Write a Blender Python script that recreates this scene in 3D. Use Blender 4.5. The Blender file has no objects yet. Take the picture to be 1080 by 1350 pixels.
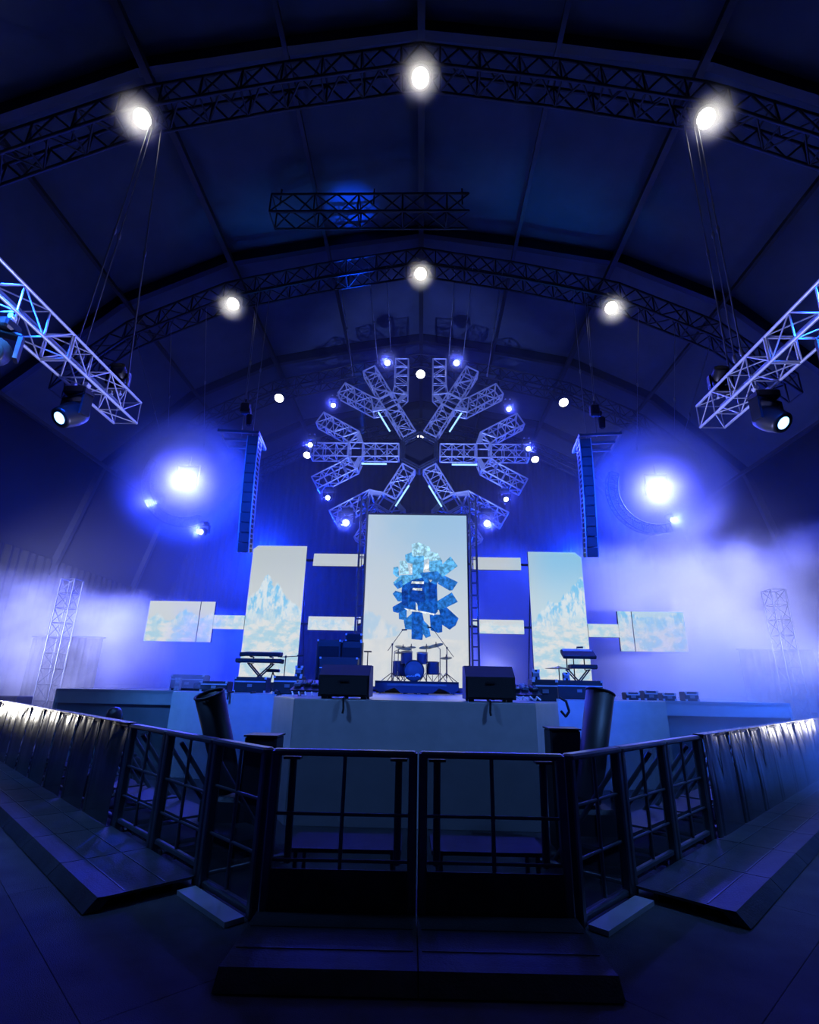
import bpy, math, random
from mathutils import Vector as V, Matrix, Euler
random.seed(7)
D = bpy.data; C = bpy.context.scene.collection; SC = bpy.context.scene
PI = math.pi; R = math.radians
CX = -0.19                      # the axis of symmetry of tent, stage and screens

# ---------------------------------------------------------------- camera
PITCH, ROLL, AZ = R(18.58), R(1.15), R(-1.55)
fwd = V((math.sin(AZ)*math.cos(PITCH), math.cos(AZ)*math.cos(PITCH), math.sin(PITCH)))
r0 = V((math.cos(AZ), -math.sin(AZ), 0)); u0 = r0.cross(fwd)
rt = r0*math.cos(ROLL)+u0*math.sin(ROLL); up = -r0*math.sin(ROLL)+u0*math.cos(ROLL)
cd = D.cameras.new('camera'); cam = D.objects.new('camera', cd); C.objects.link(cam)
m = Matrix((rt, up, -fwd)).transposed().to_4x4(); m.translation = V((0, 0, 1.715)); cam.matrix_world = m
cd.sensor_fit = 'VERTICAL'; cd.sensor_height = 36; cd.sensor_width = 36*1080/1350; cd.lens = 36*687/1350
cd.clip_start = 0.05; cd.clip_end = 200
SC.camera = cam

# ---------------------------------------------------------------- world, exposure, added wash lights
w = D.worlds.new('world'); SC.world = w; w.use_nodes = True
w.node_tree.nodes['Background'].inputs[0].default_value = (0.12, 0.2, 0.6, 1)
w.node_tree.nodes['Background'].inputs[1].default_value = 0.01
vs = SC.view_settings; vs.view_transform = 'Standard'; vs.look = 'None'; vs.exposure = 0; vs.gamma = 1
try: vs.use_curve_mapping = False
except Exception: pass
cy = SC.cycles
cy.volume_bounces = 1; cy.max_bounces = 6; cy.transparent_max_bounces = 24
cy.use_denoising = True
BLUE = (0.003, 0.034, 1.0); SKYB = (0.05, 0.28, 1.0); LAV = (0.40, 0.43, 1.0)
def light(kind, name, loc, power, color, size=.1, aim=None, cone=60, blend=.6, parent=None):
    l = D.lights.new(name, kind); l.energy = power; l.color = color
    if kind == 'AREA': l.size = size
    else: l.shadow_soft_size = size
    if kind == 'SPOT': l.spot_size = R(cone); l.spot_blend = blend
    o = D.objects.new(name, l); C.objects.link(o); o.location = loc
    if aim is not None: o.rotation_euler = (V(aim)-V(loc)).to_track_quat('-Z', 'Y').to_euler()
    if parent: o.parent = parent
    return o
for s in (-1, 1):
    light('SPOT', 'truss_wash', (CX+s*1.2, 9.3, 2.2), 2000, LAV, .1, (CX+s*5.7, 6.8, 6.8), 48, .8)  # unseen spots added at deck level to brighten the side trusses
    light('SPOT', 'stage_wash', (CX+s*5.6, 5.5, 6.9), 8000, (.004, .07, 1), .15, (CX+s*1.5, 14, 1.6), 60, 1)  # added blue spots without a fixture, light the gear on stage
    light('SPOT', 'array_wash', (CX+s*4.0, 7.0, 6.8), 6000, (.004, .06, 1), .1, (CX+s*5.9, 15, 7.2), 36, .8)  # added so the hanging cabinets turn as blue as the haze
    light('SPOT', 'fascia_wash', (CX+s*5.5, 5.0, 6.7), 2000, (.09, .25, .8), .3, (CX+s*2.2, 9, .8), 80, 1)  # unseen spots added to brighten the stage front
    light('SPOT', 'roof_wash', (CX+s*4.5, 17.5, 4.5), 8000, (0.003, 0.22, 1), .3, (CX+s*4.8, 10.6, 17), 50, 1)  # unseen uplights added to tint the first roof bay
    light('SPOT', 'back_wash', (CX+s*8.5, 29, 9.0), 30000, BLUE, .3, (CX+s*8.5, 14, 1.5), 100, 1)  # unseen blue spots added at the rear to colour the haze
light('SPOT', 'back_wash', (CX, 29, 6.0), 5000, BLUE, .3, (CX, 12, 1.0), 100, 1)  # weaker middle spot, also added to colour the haze
light('SPOT', 'snowflake_wash', (CX, 10.2, 2.2), 9000, (.2, .28, 1), .1, (CX, 18.5, 10.4), 44, .6)  # unseen spot added on the thrust to light the snowflake from below
light('SPOT', 'fog_wash', (-10.5, 10.5, 3.2), 32000, LAV, .4, (-13.4, 21.5, 4.4), 54, 1)  # unseen lavender spots, here and next, added to brighten the fog banks
light('SPOT', 'fog_wash', (10.5, 10.5, 3.2), 25000, LAV, .4, (10.0, 21.5, 5.4), 66, 1)
light('SPOT', 'low_fog_wash', (8.5, 9.3, 7.5), 10000, (.015, .13, 1), .3, (9.5, 14, .8), 80, 1)  # unseen blue spot added to tint the low fog at right
light('SPOT', 'fog_wash', (2.4, 18.4, 1.8), 800, LAV, .2, (2.6, 21, 3.0), 100, 1)  # small unseen spot added to brighten fog beside the centre screen
light('SPOT', 'roof_beam', (-2.4, 18.6, 11.0), 15000, (0.003, 0.07, 1), .05, (-2.75, 14.7, 18.4), 15, 1)
for s in (-1, 1):
    light('SPOT', 'cover_glint_spot', (CX+s*14.4, 15.3, 1.15), 800 if s < 0 else 800, (1, .95, .86), .2, (CX+s*9.0, 12.1, 1.55), 17, 1)  # unseen warm spots added out of frame for highlights on the vinyl
    light('SPOT', 'wing_wash', (CX+s*5.5, 5.0, 6.7), 5000 if s < 0 else 2200, (.05, .24, .9), .3, (CX+s*6.8, 12, 1.3), 46, 1)  # unseen spots added to lift the wing fronts

# ---------------------------------------------------------------- materials
def mat(name, col, rough=.5, metal=0, bump=0, bscale=40, var=0, vscale=3, emit=None, es=0, coat=0):
    m = D.materials.new(name); m.use_nodes = True; nt = m.node_tree; b = nt.nodes['Principled BSDF']
    b.inputs['Base Color'].default_value = (*col, 1); b.inputs['Roughness'].default_value = rough; b.inputs['Metallic'].default_value = metal
    if coat: b.inputs['Coat Weight'].default_value = coat; b.inputs['Coat Roughness'].default_value = .15
    if emit: b.inputs['Emission Color'].default_value = (*emit, 1); b.inputs['Emission Strength'].default_value = es
    tc = nt.nodes.new('ShaderNodeTexCoord')
    if bump:
        n = nt.nodes.new('ShaderNodeTexNoise'); n.inputs['Scale'].default_value = bscale; n.inputs['Detail'].default_value = 4
        bp = nt.nodes.new('ShaderNodeBump'); bp.inputs['Strength'].default_value = bump; bp.inputs['Distance'].default_value = .02
        nt.links.new(tc.outputs['Object'], n.inputs['Vector']); nt.links.new(n.outputs[0], bp.inputs['Height']); nt.links.new(bp.outputs[0], b.inputs['Normal'])
    if var:
        n = nt.nodes.new('ShaderNodeTexNoise'); n.inputs['Scale'].default_value = vscale; n.inputs['Detail'].default_value = 6
        r = nt.nodes.new('ShaderNodeMapRange'); r.inputs[1].default_value = .3; r.inputs[2].default_value = .7
        r.inputs[3].default_value = 1-var; r.inputs[4].default_value = 1+var
        mx = nt.nodes.new('ShaderNodeVectorMath'); mx.operation = 'SCALE'; mx.inputs[0].default_value = col
        nt.links.new(tc.outputs['Object'], n.inputs['Vector']); nt.links.new(n.outputs[0], r.inputs[0])
        nt.links.new(r.outputs[0], mx.inputs['Scale']); nt.links.new(mx.outputs[0], b.inputs['Base Color'])
    return m
def emis(name, col, s):
    m = D.materials.new(name); m.use_nodes = True; nt = m.node_tree; nt.nodes.clear()
    e = nt.nodes.new('ShaderNodeEmission'); e.inputs[0].default_value = (*col, 1); e.inputs[1].default_value = s
    o = nt.nodes.new('ShaderNodeOutputMaterial'); nt.links.new(e.outputs[0], o.inputs[0]); return m
M = dict(
    alu=mat('aluminium', (.68, .7, .74), .36, .45, var=.08, vscale=9),
    steel=mat('dark_steel', (.09, .1, .12), .4, .7, var=.2, vscale=8),
    bar=mat('barricade_metal', (.16, .17, .19), .35, .8, var=.15, vscale=6),
    tread=mat('tread_plate', (.06, .065, .075), .5, .3, bump=.25, bscale=60, var=.35, vscale=5),
    sill=mat('sill_plate', (.55, .57, .6), .45, .3, var=.1),
    black=mat('black_paint', (.018, .018, .02), .5, var=.2),
    blackm=mat('black_metal', (.03, .03, .034), .4, .5, var=.2),
    grille=mat('speaker_grille', (.012, .012, .014), .65, .3, bump=.5, bscale=220),
    vinyl=mat('black_vinyl', (.02, .022, .025), .24, 0, bump=.3, bscale=4, coat=.4),
    roof=mat('tent_fabric', (.06, .08, .11), .75, var=.12, vscale=1.2),
    frame=mat('tent_frame', (.05, .055, .065), .5, .6),
    rooftruss=mat('roof_truss', (.04, .042, .048), .5, .6),
    array=mat('grey_cabinet_paint', (.09, .095, .11), .6, var=.1),
    drape=mat('black_drape', (.006, .0065, .008), .85, var=.2),
    floor=mat('floor_carpet', (.075, .078, .085), .8, bump=.6, bscale=130, var=.3, vscale=2.2),
    deck=mat('stage_deck', (.32, .33, .35), .3, var=.12),
    fascia=mat('grey_fascia', (.42, .42, .43), .75, bump=.1, bscale=160, var=.08, vscale=4),
    fascia2=mat('dark_fascia', (.16, .17, .19), .7, var=.1),
    chrome=mat('chrome', (.7, .7, .72), .15, 1),
    cymbal=mat('cymbal_bronze', (.35, .3, .22), .3, .9),
    drum=mat('drum_shell', (.05, .06, .1), .3, coat=.5),
    drumhead=mat('drum_head', (.12, .13, .16), .5),
    white=mat('white_print', (.8, .8, .8), .5),
    keys=mat('piano_keys', (.6, .6, .6), .4),
    cable=mat('black_cable', (.015, .015, .015), .6),
    chain=mat('steel_chain', (.35, .36, .38), .4, .8),
    work=emis('work_lamp_glass', (1, .97, .9), 9),
    blens=emis('blue_lens', (.45, .6, 1), 22),
    core=emis('spot_core', (1, 1, 1), 12),
    cyan=emis('spot_lens_ring', (.04, .55, .85), 1.0),
    mlens=emis('mover_lens', (.25, .55, 1), 4),
    batten=emis('batten_tube', (.25, .5, 1), 2.2),
    red=emis('red_indicator', (1, .02, .02), 3),
    skin=mat('skin', (.35, .2, .14), .5), hair=mat('dark_hair', (.012, .011, .012), .35, bump=.4, bscale=90),
    cloth=mat('black_clothes', (.02, .02, .024), .8),
)

# ---------------------------------------------------------------- mesh helpers
class MB:
    def __init__(s): s.v = []; s.f = []; s.sm = []
    def add(s, vs, fs, smooth=False):
        n = len(s.v); s.v += [tuple(p) for p in vs]
        for f in fs: s.f.append(tuple(i+n for i in f)); s.sm.append(smooth)
        return s
    def box(s, c, d, rot=None, taper=1):
        hx, hy, hz = d[0]/2, d[1]/2, d[2]/2; vs = []
        for z in (-1, 1):
            k = taper if z > 0 else 1
            for x, y in ((-1, -1), (1, -1), (1, 1), (-1, 1)): vs.append(V((x*hx*k, y*hy*k, z*hz)))
        if rot: e = Euler(rot).to_matrix(); vs = [e@p for p in vs]
        return s.add([p+V(c) for p in vs], [(3, 2, 1, 0), (4, 5, 6, 7), (0, 1, 5, 4), (1, 2, 6, 5), (2, 3, 7, 6), (3, 0, 4, 7)])
    def bev(s, c, d, b, rot=None):          # box with chamfered vertical and horizontal edges
        hx, hy, hz = d[0]/2, d[1]/2, d[2]/2; vs = []
        for z, k in ((-hz, b), (-hz+b, 0), (hz-b, 0), (hz, b)):
            x, y = hx-k, hy-k
            vs += [V(p) for p in ((-x+b, -y, z), (x-b, -y, z), (x, -y+b, z), (x, y-b, z), (x-b, y, z), (-x+b, y, z), (-x, y-b, z), (-x, -y+b, z))]
        if rot: e = Euler(rot).to_matrix(); vs = [e@p for p in vs]
        fs = [tuple(range(7, -1, -1)), tuple(range(24, 32))]
        for l in range(3):
            for i in range(8): j = (i+1) % 8; fs.append((l*8+i, l*8+j, l*8+8+j, l*8+8+i))
        return s.add([p+V(c) for p in vs], fs)
    def tube(s, p, q, r, n=8, r2=None, cap=True):
        p, q = V(p), V(q); d = (q-p)
        if d.length < 1e-6: return s
        d.normalize(); a = d.orthogonal().normalized(); b = d.cross(a); r2 = r if r2 is None else r2
        vs = []
        for c, rr in ((p, r), (q, r2)):
            for i in range(n): t = 2*PI*i/n; vs.append(c+a*math.cos(t)*rr+b*math.sin(t)*rr)
        s.add(vs, [(i, (i+1) % n, n+(i+1) % n, n+i) for i in range(n)], True)
        if cap: s.add(vs, [tuple(range(n-1, -1, -1)), tuple(range(n, 2*n))])
        return s
    def path(s, pts, r, n=6):
        for a, b in zip(pts, pts[1:]): s.tube(a, b, r, n)
        return s
    def lathe(s, prof, n=20, mtx=None):
        vs = []
        for r, z in prof:
            for i in range(n): t = 2*PI*i/n; p = V((r*math.cos(t), r*math.sin(t), z)); vs.append(mtx@p if mtx else p)
        fs = []
        for k in range(len(prof)-1):
            for i in range(n): j = (i+1) % n; fs.append((k*n+i, k*n+j, k*n+n+j, k*n+n+i))
        s.add(vs, fs, True)
        if prof[0][0] > 1e-4: s.add(vs[:n], [tuple(range(n-1, -1, -1))])
        if prof[-1][0] > 1e-4: s.add(vs[-n:], [tuple(range(n))])
        return s
    def prism(s, poly, y0, y1):             # polygon in (x, z) extruded along y
        n = len(poly); vs = [V((x, y0, z)) for x, z in poly]+[V((x, y1, z)) for x, z in poly]
        return s.add(vs, [tuple(range(n)), tuple(range(2*n-1, n-1, -1))]+[(i, n+i, n+(i+1) % n, (i+1) % n) for i in range(n)])
    def prismz(s, poly, z0, z1):            # polygon in (x, y) extruded along z
        n = len(poly); vs = [V((x, y, z0)) for x, y in poly]+[V((x, y, z1)) for x, y in poly]
        return s.add(vs, [tuple(range(n-1, -1, -1)), tuple(range(n, 2*n))]+[(i, (i+1) % n, n+(i+1) % n, n+i) for i in range(n)])
    def torus(s, Rr, r, mtx, n=24, k=6):
        vs = []
        for i in range(n):
            t = 2*PI*i/n
            for j in range(k): u = 2*PI*j/k; vs.append(mtx@V(((Rr+r*math.cos(u))*math.cos(t), (Rr+r*math.cos(u))*math.sin(t), r*math.sin(u))))
        return s.add(vs, [(i*k+j, ((i+1) % n)*k+j, ((i+1) % n)*k+(j+1) % k, i*k+(j+1) % k) for i in range(n) for j in range(k)], True)
    def mesh(s, name, m):
        me = D.meshes.new(name); me.from_pydata(s.v, [], s.f)
        if any(s.sm): me.polygons.foreach_set('use_smooth', s.sm)
        if m: me.materials.append(m)
        me.update(); return me
    def obj(s, name, m, parent=None, loc=None):
        o = D.objects.new(name, s.mesh(name, M[m] if isinstance(m, str) else m)); C.objects.link(o)
        if parent: o.parent = parent
        if loc: o.location = loc
        return o
def tag(o, label, cat, group=None, kind=None):
    if label: o['label'] = label
    if cat: o['category'] = cat
    if group: o['group'] = group
    if kind: o['kind'] = kind
    return o
def thing(name, label, cat, loc=(0, 0, 0), rot=(0, 0, 0), group=None):
    o = D.objects.new(name, None); C.objects.link(o); o.location = loc; o.rotation_euler = rot; o.empty_display_size = .1
    return tag(o, label, cat, group)
KIDS = {}
def kids():
    d = {}
    for o in D.objects:
        if o.parent: d.setdefault(o.parent.name, []).append(o)
    return d
def dup(src, loc, rot=None, label=None, group=None):
    def rec(o, par):
        c = o.copy(); C.objects.link(c); c.parent = par
        for ch in list(o.children): rec(ch, c)
        return c
    r = rec(src, None); r.location = loc
    if rot is not None: r.rotation_euler = rot
    if label: r['label'] = label
    if group: r['group'] = group
    return r
_unit = {}
def bar(name, p, q, r, m, parent, n=6):     # one round bar as an object of its own, all sharing one mesh
    k = (m, n)
    if k not in _unit: _unit[k] = MB().tube((0, 0, 0), (0, 0, 1), 1, n).mesh('bar', M[m])
    o = D.objects.new(name, _unit[k]); C.objects.link(o); o.parent = parent
    p, q = V(p), V(q); d = q-p
    o.matrix_local = Matrix.Translation(p)@d.to_track_quat('Z', 'Y').to_matrix().to_4x4()@Matrix.Diagonal((r, r, d.length, 1))
    return o
def lines_truss(ptsets, lace, cross=True):
    """segments between four chord point lists: the lacing of every face and the cross struts"""
    n = len(ptsets[0]); out = []
    for a, b in ((0, 1), (1, 2), (2, 3), (3, 0)):
        A, B = ptsets[a], ptsets[b]
        for i in range(n):
            if cross and i % lace == 0: out.append((A[i], B[i]))
            if i < n-1: out.append((A[i], B[i+1]) if i % 2 == 0 else (B[i], A[i+1]))
    return out
def straight(p, q, w, h, bays, side=None):
    p, q = V(p), V(q); t = (q-p).normalized(); s = side or t.cross(V((0, 0, 1))).normalized(); u = s.cross(t).normalized()
    ch = []
    for a, b in ((-1, -1), (1, -1), (1, 1), (-1, 1)):
        o = s*a*w/2+u*b*h/2; ch.append([p.lerp(q, i/bays)+o for i in range(bays+1)])
    return ch

# ================================================================ SETTING
fl = MB().box((CX, 12, -.15), (38, 50, .28)).obj('floor', 'floor'); tag(fl, 'dark carpeted hall floor', None, None, 'structure')
sheet = MB().bev((0, 0, 0), (2.398, 2.398, .03), .003).mesh('floor_sheet', M['floor'])
for i in range(-6, 7):
    for j in range(-6, 7):
        a = (i*2.4, j*2.4); x = (a[0]-a[1])*.7071-.05; y = (a[0]+a[1])*.7071+3.4
        if abs(x) < 15.5 and -5 < y < 15:
            o = D.objects.new('floor_sheet', sheet); C.objects.link(o); o.parent = fl; o.location = (x, y, -.015); o.rotation_euler = (0, 0, PI/4)
# roof profile (x from the axis, z)
PROF = [(-16.5, 6.5), (-15.2, 11.6), (-11.4, 15.55), (-7.6, 17.55), (-3.8, 18.35), (0, 19.0), (3.8, 18.35), (7.6, 17.55), (11.4, 15.55), (15.2, 11.6), (16.5, 6.5)]
FR = [-4.05, 2.62, 9.27, 15.92, 22.57, 29.22, 35.8]
ce = MB()
for y in (-4.05, 35.8): ce.box((CX, y, 18.95), (.3, .12, .12))
ce = ce.obj('ceiling', 'frame'); tag(ce, 'tent roof of dark fabric panels between frames', None, None, 'structure')
for y0, y1 in zip(FR, FR[1:]):
    for (xa, za), (xb, zb) in zip(PROF, PROF[1:]):
        mb = MB(); vs = []; n = 7
        nx, nz = (zb-za), -(xb-xa); L = math.hypot(nx, nz); nx, nz = nx/L, nz/L
        for i in range(n):
            for j in range(n):
                u, v = i/(n-1), j/(n-1); s = .22*math.sin(PI*u)*math.sin(PI*v)
                vs.append((CX+xa+(xb-xa)*u+nx*s*.8, y0+.05+(y1-y0-.1)*v, za+(zb-za)*u+nz*s))
        mb.add(vs, [(i*n+j, (i+1)*n+j, (i+1)*n+j+1, i*n+j+1) for i in range(n-1) for j in range(n-1)], True)
        mb.obj('roof_panel', 'drape' if za < 7 or zb < 7 else 'roof', ce)  # lowest panels coloured near black to stay dark under stray light
for y in FR:
    for (xa, za), (xb, zb) in zip(PROF, PROF[1:]):
        d = V((xb-xa, 0, zb-za)); a = math.atan2(d.z, d.x)
        MB().box((0, 0, 0), (d.length+.1, .22, .42), (0, 0, 0)).obj('roof_beam', 'frame', ce, (CX+(xa+xb)/2, y, (za+zb)/2-.28)).rotation_euler = (0, -a, 0)
for x, z in PROF[1:-1]:
    big = abs(x) in (0, 7.6)
    MB().box((0, 0, 0), (.2 if big else .13, 39.5, .2 if big else .13)).obj('purlin', 'frame', ce, (CX+x*.96, 15.9, z-.45))
def pleat(n, L, h, amp=.09):
    mb = MB(); k = n*8; vs = []
    for i in range(k+1):
        x = L*i/k; d = amp*math.sin(2*PI*i/8)+.04*math.sin(i*.37)
        vs += [(x, d, 0), (x, d*.85, h*.5), (x, d*.6, h)]
    return mb.add(vs, [(i*3+j, i*3+3+j, i*3+4+j, i*3+1+j) for i in range(k) for j in range(2)], True)
wb = pleat(70, 33, 18.5).obj('wall_back', 'drape', None, (CX-16.5, 33.5, 0)); tag(wb, 'black pleated drape closing the back of the hall', None, None, 'structure')
wl = pleat(80, 38, 6.8).obj('wall_left', 'drape', None, (CX-16.3, 33.3, 0)); wl.rotation_euler = (0, 0, -PI/2); tag(wl, 'pleated tent side wall at stage left', None, None, 'structure')
wr = pleat(80, 38, 6.8).obj('wall_right', 'drape', None, (CX+16.3, 33.3, 0)); wr.rotation_euler = (0, 0, -PI/2); tag(wr, 'pleated tent side wall at stage right', None, None, 'structure')

# ================================================================ ROOF TRUSSES (arched) and work lights
def arch_pts(y, n, X=15.6):
    top = [(0, 17.55), (3.6, 16.85), (7.2, 15.95), (10.6, 14.2), (13.4, 11.6), (15.6, 7.4)]
    def at(x):
        ax = abs(x)
        for (xa, za), (xb, zb) in zip(top, top[1:]):
            if ax <= xb: return za+(zb-za)*(ax-xa)/(xb-xa)
        return top[-1][1]
    xs = [-X+2*X*i/n for i in range(n+1)]
    ch = []
    for dy, dz in ((-.33, 0), (.33, 0), (.33, -.72), (-.33, -.72)): ch.append([V((CX+x, y+dy, at(x)+dz)) for x in xs])
    return ch
ordn = ['arched box truss nearest the audience, crossing under the roof', 'second arched truss back, dimly blue lit above the snowflake top',
        'third arched truss back, half hidden behind the snowflake', 'arched truss farthest back above the rear drape']
for k, y in enumerate(FR[2:6]):
    n = 62 if k == 0 else 46
    ch = arch_pts(y, n, 15.6 if k == 0 else 12.9)
    t = thing('arch_truss', ordn[k], 'truss', (CX, y, 16.6), group='arched roof trusses'); o = V((CX, y, 16.6))
    for c in ch: MB().path([p-o for p in c], .045, 6).obj('chord', 'rooftruss', t)
    seg = lines_truss(ch, 2)
    if k == 0:
        for i, (a, b) in enumerate(seg):
            if i < 300: bar('brace', a-o, b-o, .026, 'rooftruss', t)
        mb = MB()
        for a, b in seg[300:]: mb.tube(a-o, b-o, .026, 5)
        tag(mb.obj('lacing', 'rooftruss', t), None, None, kind='stuff')
    else:
        mb = MB()
        for a, b in seg: mb.tube(a-o, b-o, .026, 4, cap=False)
        tag(mb.obj('lacing', 'rooftruss', t), None, None, kind='stuff')
t = thing('cross_truss', 'dark straight truss under the roof, seen against the small blue light patch', 'truss', (CX, 13.4, 16.9)); ch = straight((-5.0, 0, 0), (1.6, 0, 0), .7, .75, 9)
for c in ch: bar('chord', c[0], c[-1], .045, 'black', t)
for a, b in lines_truss(ch, 2): bar('brace', a, b, .028, 'black', t)
for x in (-4.8, -1.6, 1.4): bar('hanger', (x, 0, .3), (x, 0, 1.0), .03, 'black', t)
def mk_work():
    t = thing('work_light', '', 'lamp', group='white work lights under the roof trusses')
    tilt = Matrix.Rotation(R(-35), 4, 'X')
    MB().lathe([(.16, .16), (.19, .1), (.26, -.02), (.3, -.12), (.3, -.15), (.27, -.15)], 24, tilt).obj('housing', 'blackm', t)
    MB().lathe([(.262, -.135), (.2, -.155), (.1, -.165), (.001, -.17)], 24, tilt).obj('lens', 'work', t)
    b = MB(); b.box((-.33, 0, .1), (.02, .05, .45)); b.box((.33, 0, .1), (.02, .05, .45)); b.box((0, 0, .33), (.68, .05, .02)); b.tube((0, 0, .33), (0, 0, .62), .025)
    b.obj('bracket', 'blackm', t)
    light('SPOT', 'work_lamp', (0, -.13, -.19), 22, (1, .95, .85), .2, (0, -1.0, -1.4), 150, .6, t)
    return t
rows = ['first roof truss', 'second roof truss', 'third roof truss', 'rear roof truss']
first = None
for i, y in enumerate(FR[2:6]):
    for sx, nm, z in ((-6.95, 'left', 15.2), (0, 'ridge', 16.6), (6.95, 'right', 15.05)):
        lb = {'left': 'bright white work light on the left haunch of the ', 'ridge': 'bright white work light at the ridge of the ', 'right': 'bright white work light on the right haunch of the '}[nm]+rows[i]
        if first is None: first = mk_work(); o = first; o.location = (CX+sx, y-.1, z)
        else: o = dup(first, (CX+sx, y-.1, z))
        o['label'] = lb

# ================================================================ FLOWN SIDE TRUSSES
def near_truss(s):
    lab = 'silver box truss flown parallel to the hall on the %s, end toward stage' % ('left' if s < 0 else 'right')
    x = CX+s*5.72 if s < 0 else 5.55
    o = V((x, 9.1, 6.55)); t = thing('box_truss', lab, 'truss', o, group='silver side trusses')
    L = 7.0; bays = 13; ch = straight((0, -L, .24), (0, 0, .24), .46, .46, bays, V((1, 0, 0)))
    for c in ch: bar('chord', c[0], c[-1], .025, 'alu', t, 10)
    for a, b in lines_truss(ch, 1): bar('brace', a, b, .0125, 'alu', t, 6)
    for i in (4, 9):
        for k in range(4): bar('coupling_frame', ch[k][i]+V((0, .04, 0)), ch[(k+1) % 4][i]+V((0, .04, 0)), .025, 'alu', t, 8)
    return t
for s in (-1, 1): near_truss(s)

def mover(label, loc, pan, tilt, power=0, group=None, up=1, lens='mlens', sc=1.0, color=(.035, .05, 1), name='moving_head_light', soft=.06):
    """clamp and base on top, yoke, tilted head with an emitting lens; up=-1 stands the fixture on top of its truss"""
    t = thing(name, label, 'stage light', loc, (0 if up > 0 else PI, 0, 0), group); t.scale = (sc, sc, sc)
    b = MB(); b.bev((0, 0, -.09), (.34, .26, .13), .025); b.obj('base', 'blackm', t)
    for x in (-.1, .1): MB().box((x, 0, .0), (.04, .05, .08)).tube((x, -.04, .05), (x, .04, .05), .035, 10).obj('clamp', 'alu', t)
    rz = Matrix.Rotation(pan, 4, 'Z'); y = MB()
    for x in (-1, 1):
        vs = MB().prism([(x*.2, -.16), (x*.245, -.16), (x*.245, -.5), (x*.2, -.5)] if x > 0 else [(x*.245, -.16), (x*.2, -.16), (x*.2, -.5), (x*.245, -.5)], -.07, .07); y.add([rz@V(p) for p in vs.v], vs.f)
    vs = MB().bev((0, 0, -.175), (.49, .16, .05), .015); y.add([rz@V(p) for p in vs.v], vs.f); y.obj('yoke', 'blackm', t)
    h = rz@Matrix.Translation((0, 0, -.44))@Matrix.Rotation(tilt, 4, 'X')     # head axis -Z rotated by tilt
    MB().lathe([(.001, .2), (.1, .19), (.16, .13), (.18, .02), (.175, -.1), (.155, -.2), (.15, -.24), (.125, -.245)], 20, h).obj('head', 'blackm', t)
    MB().lathe([(.13, -.225), (.08, -.25), (.001, -.26)], 20, h).obj('lens', lens, t)
    if power:
        p = h@V((0, 0, -.36)); q = h@V((0, 0, -2))
        light('SPOT', 'lamp', p, power, color, soft, q, 105, 1, parent=t)
    return t
for s, side in ((-1, 'left'), (1, 'right')):
    x = CX-5.72 if s < 0 else 5.55
    mover('large dark moving head hung under the stage end of the %s truss' % side, (x+(-.05 if s < 0 else .12), 7.75, 6.52), R(20*s), R(-48), 0, None, sc=1.15)
    mover('dark moving head hung from the middle of the %s truss' % side, (x+s*.05, 6.0, 6.52), R(-30*s), R(-60), 0, None, sc=1.15)
    mover('small dark moving head standing on top of the %s truss end' % side, (x+.1*s, 8.75, 7.06), R(10*s), R(50), 0, None, up=-1, lens='drumhead', sc=.85)

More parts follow.
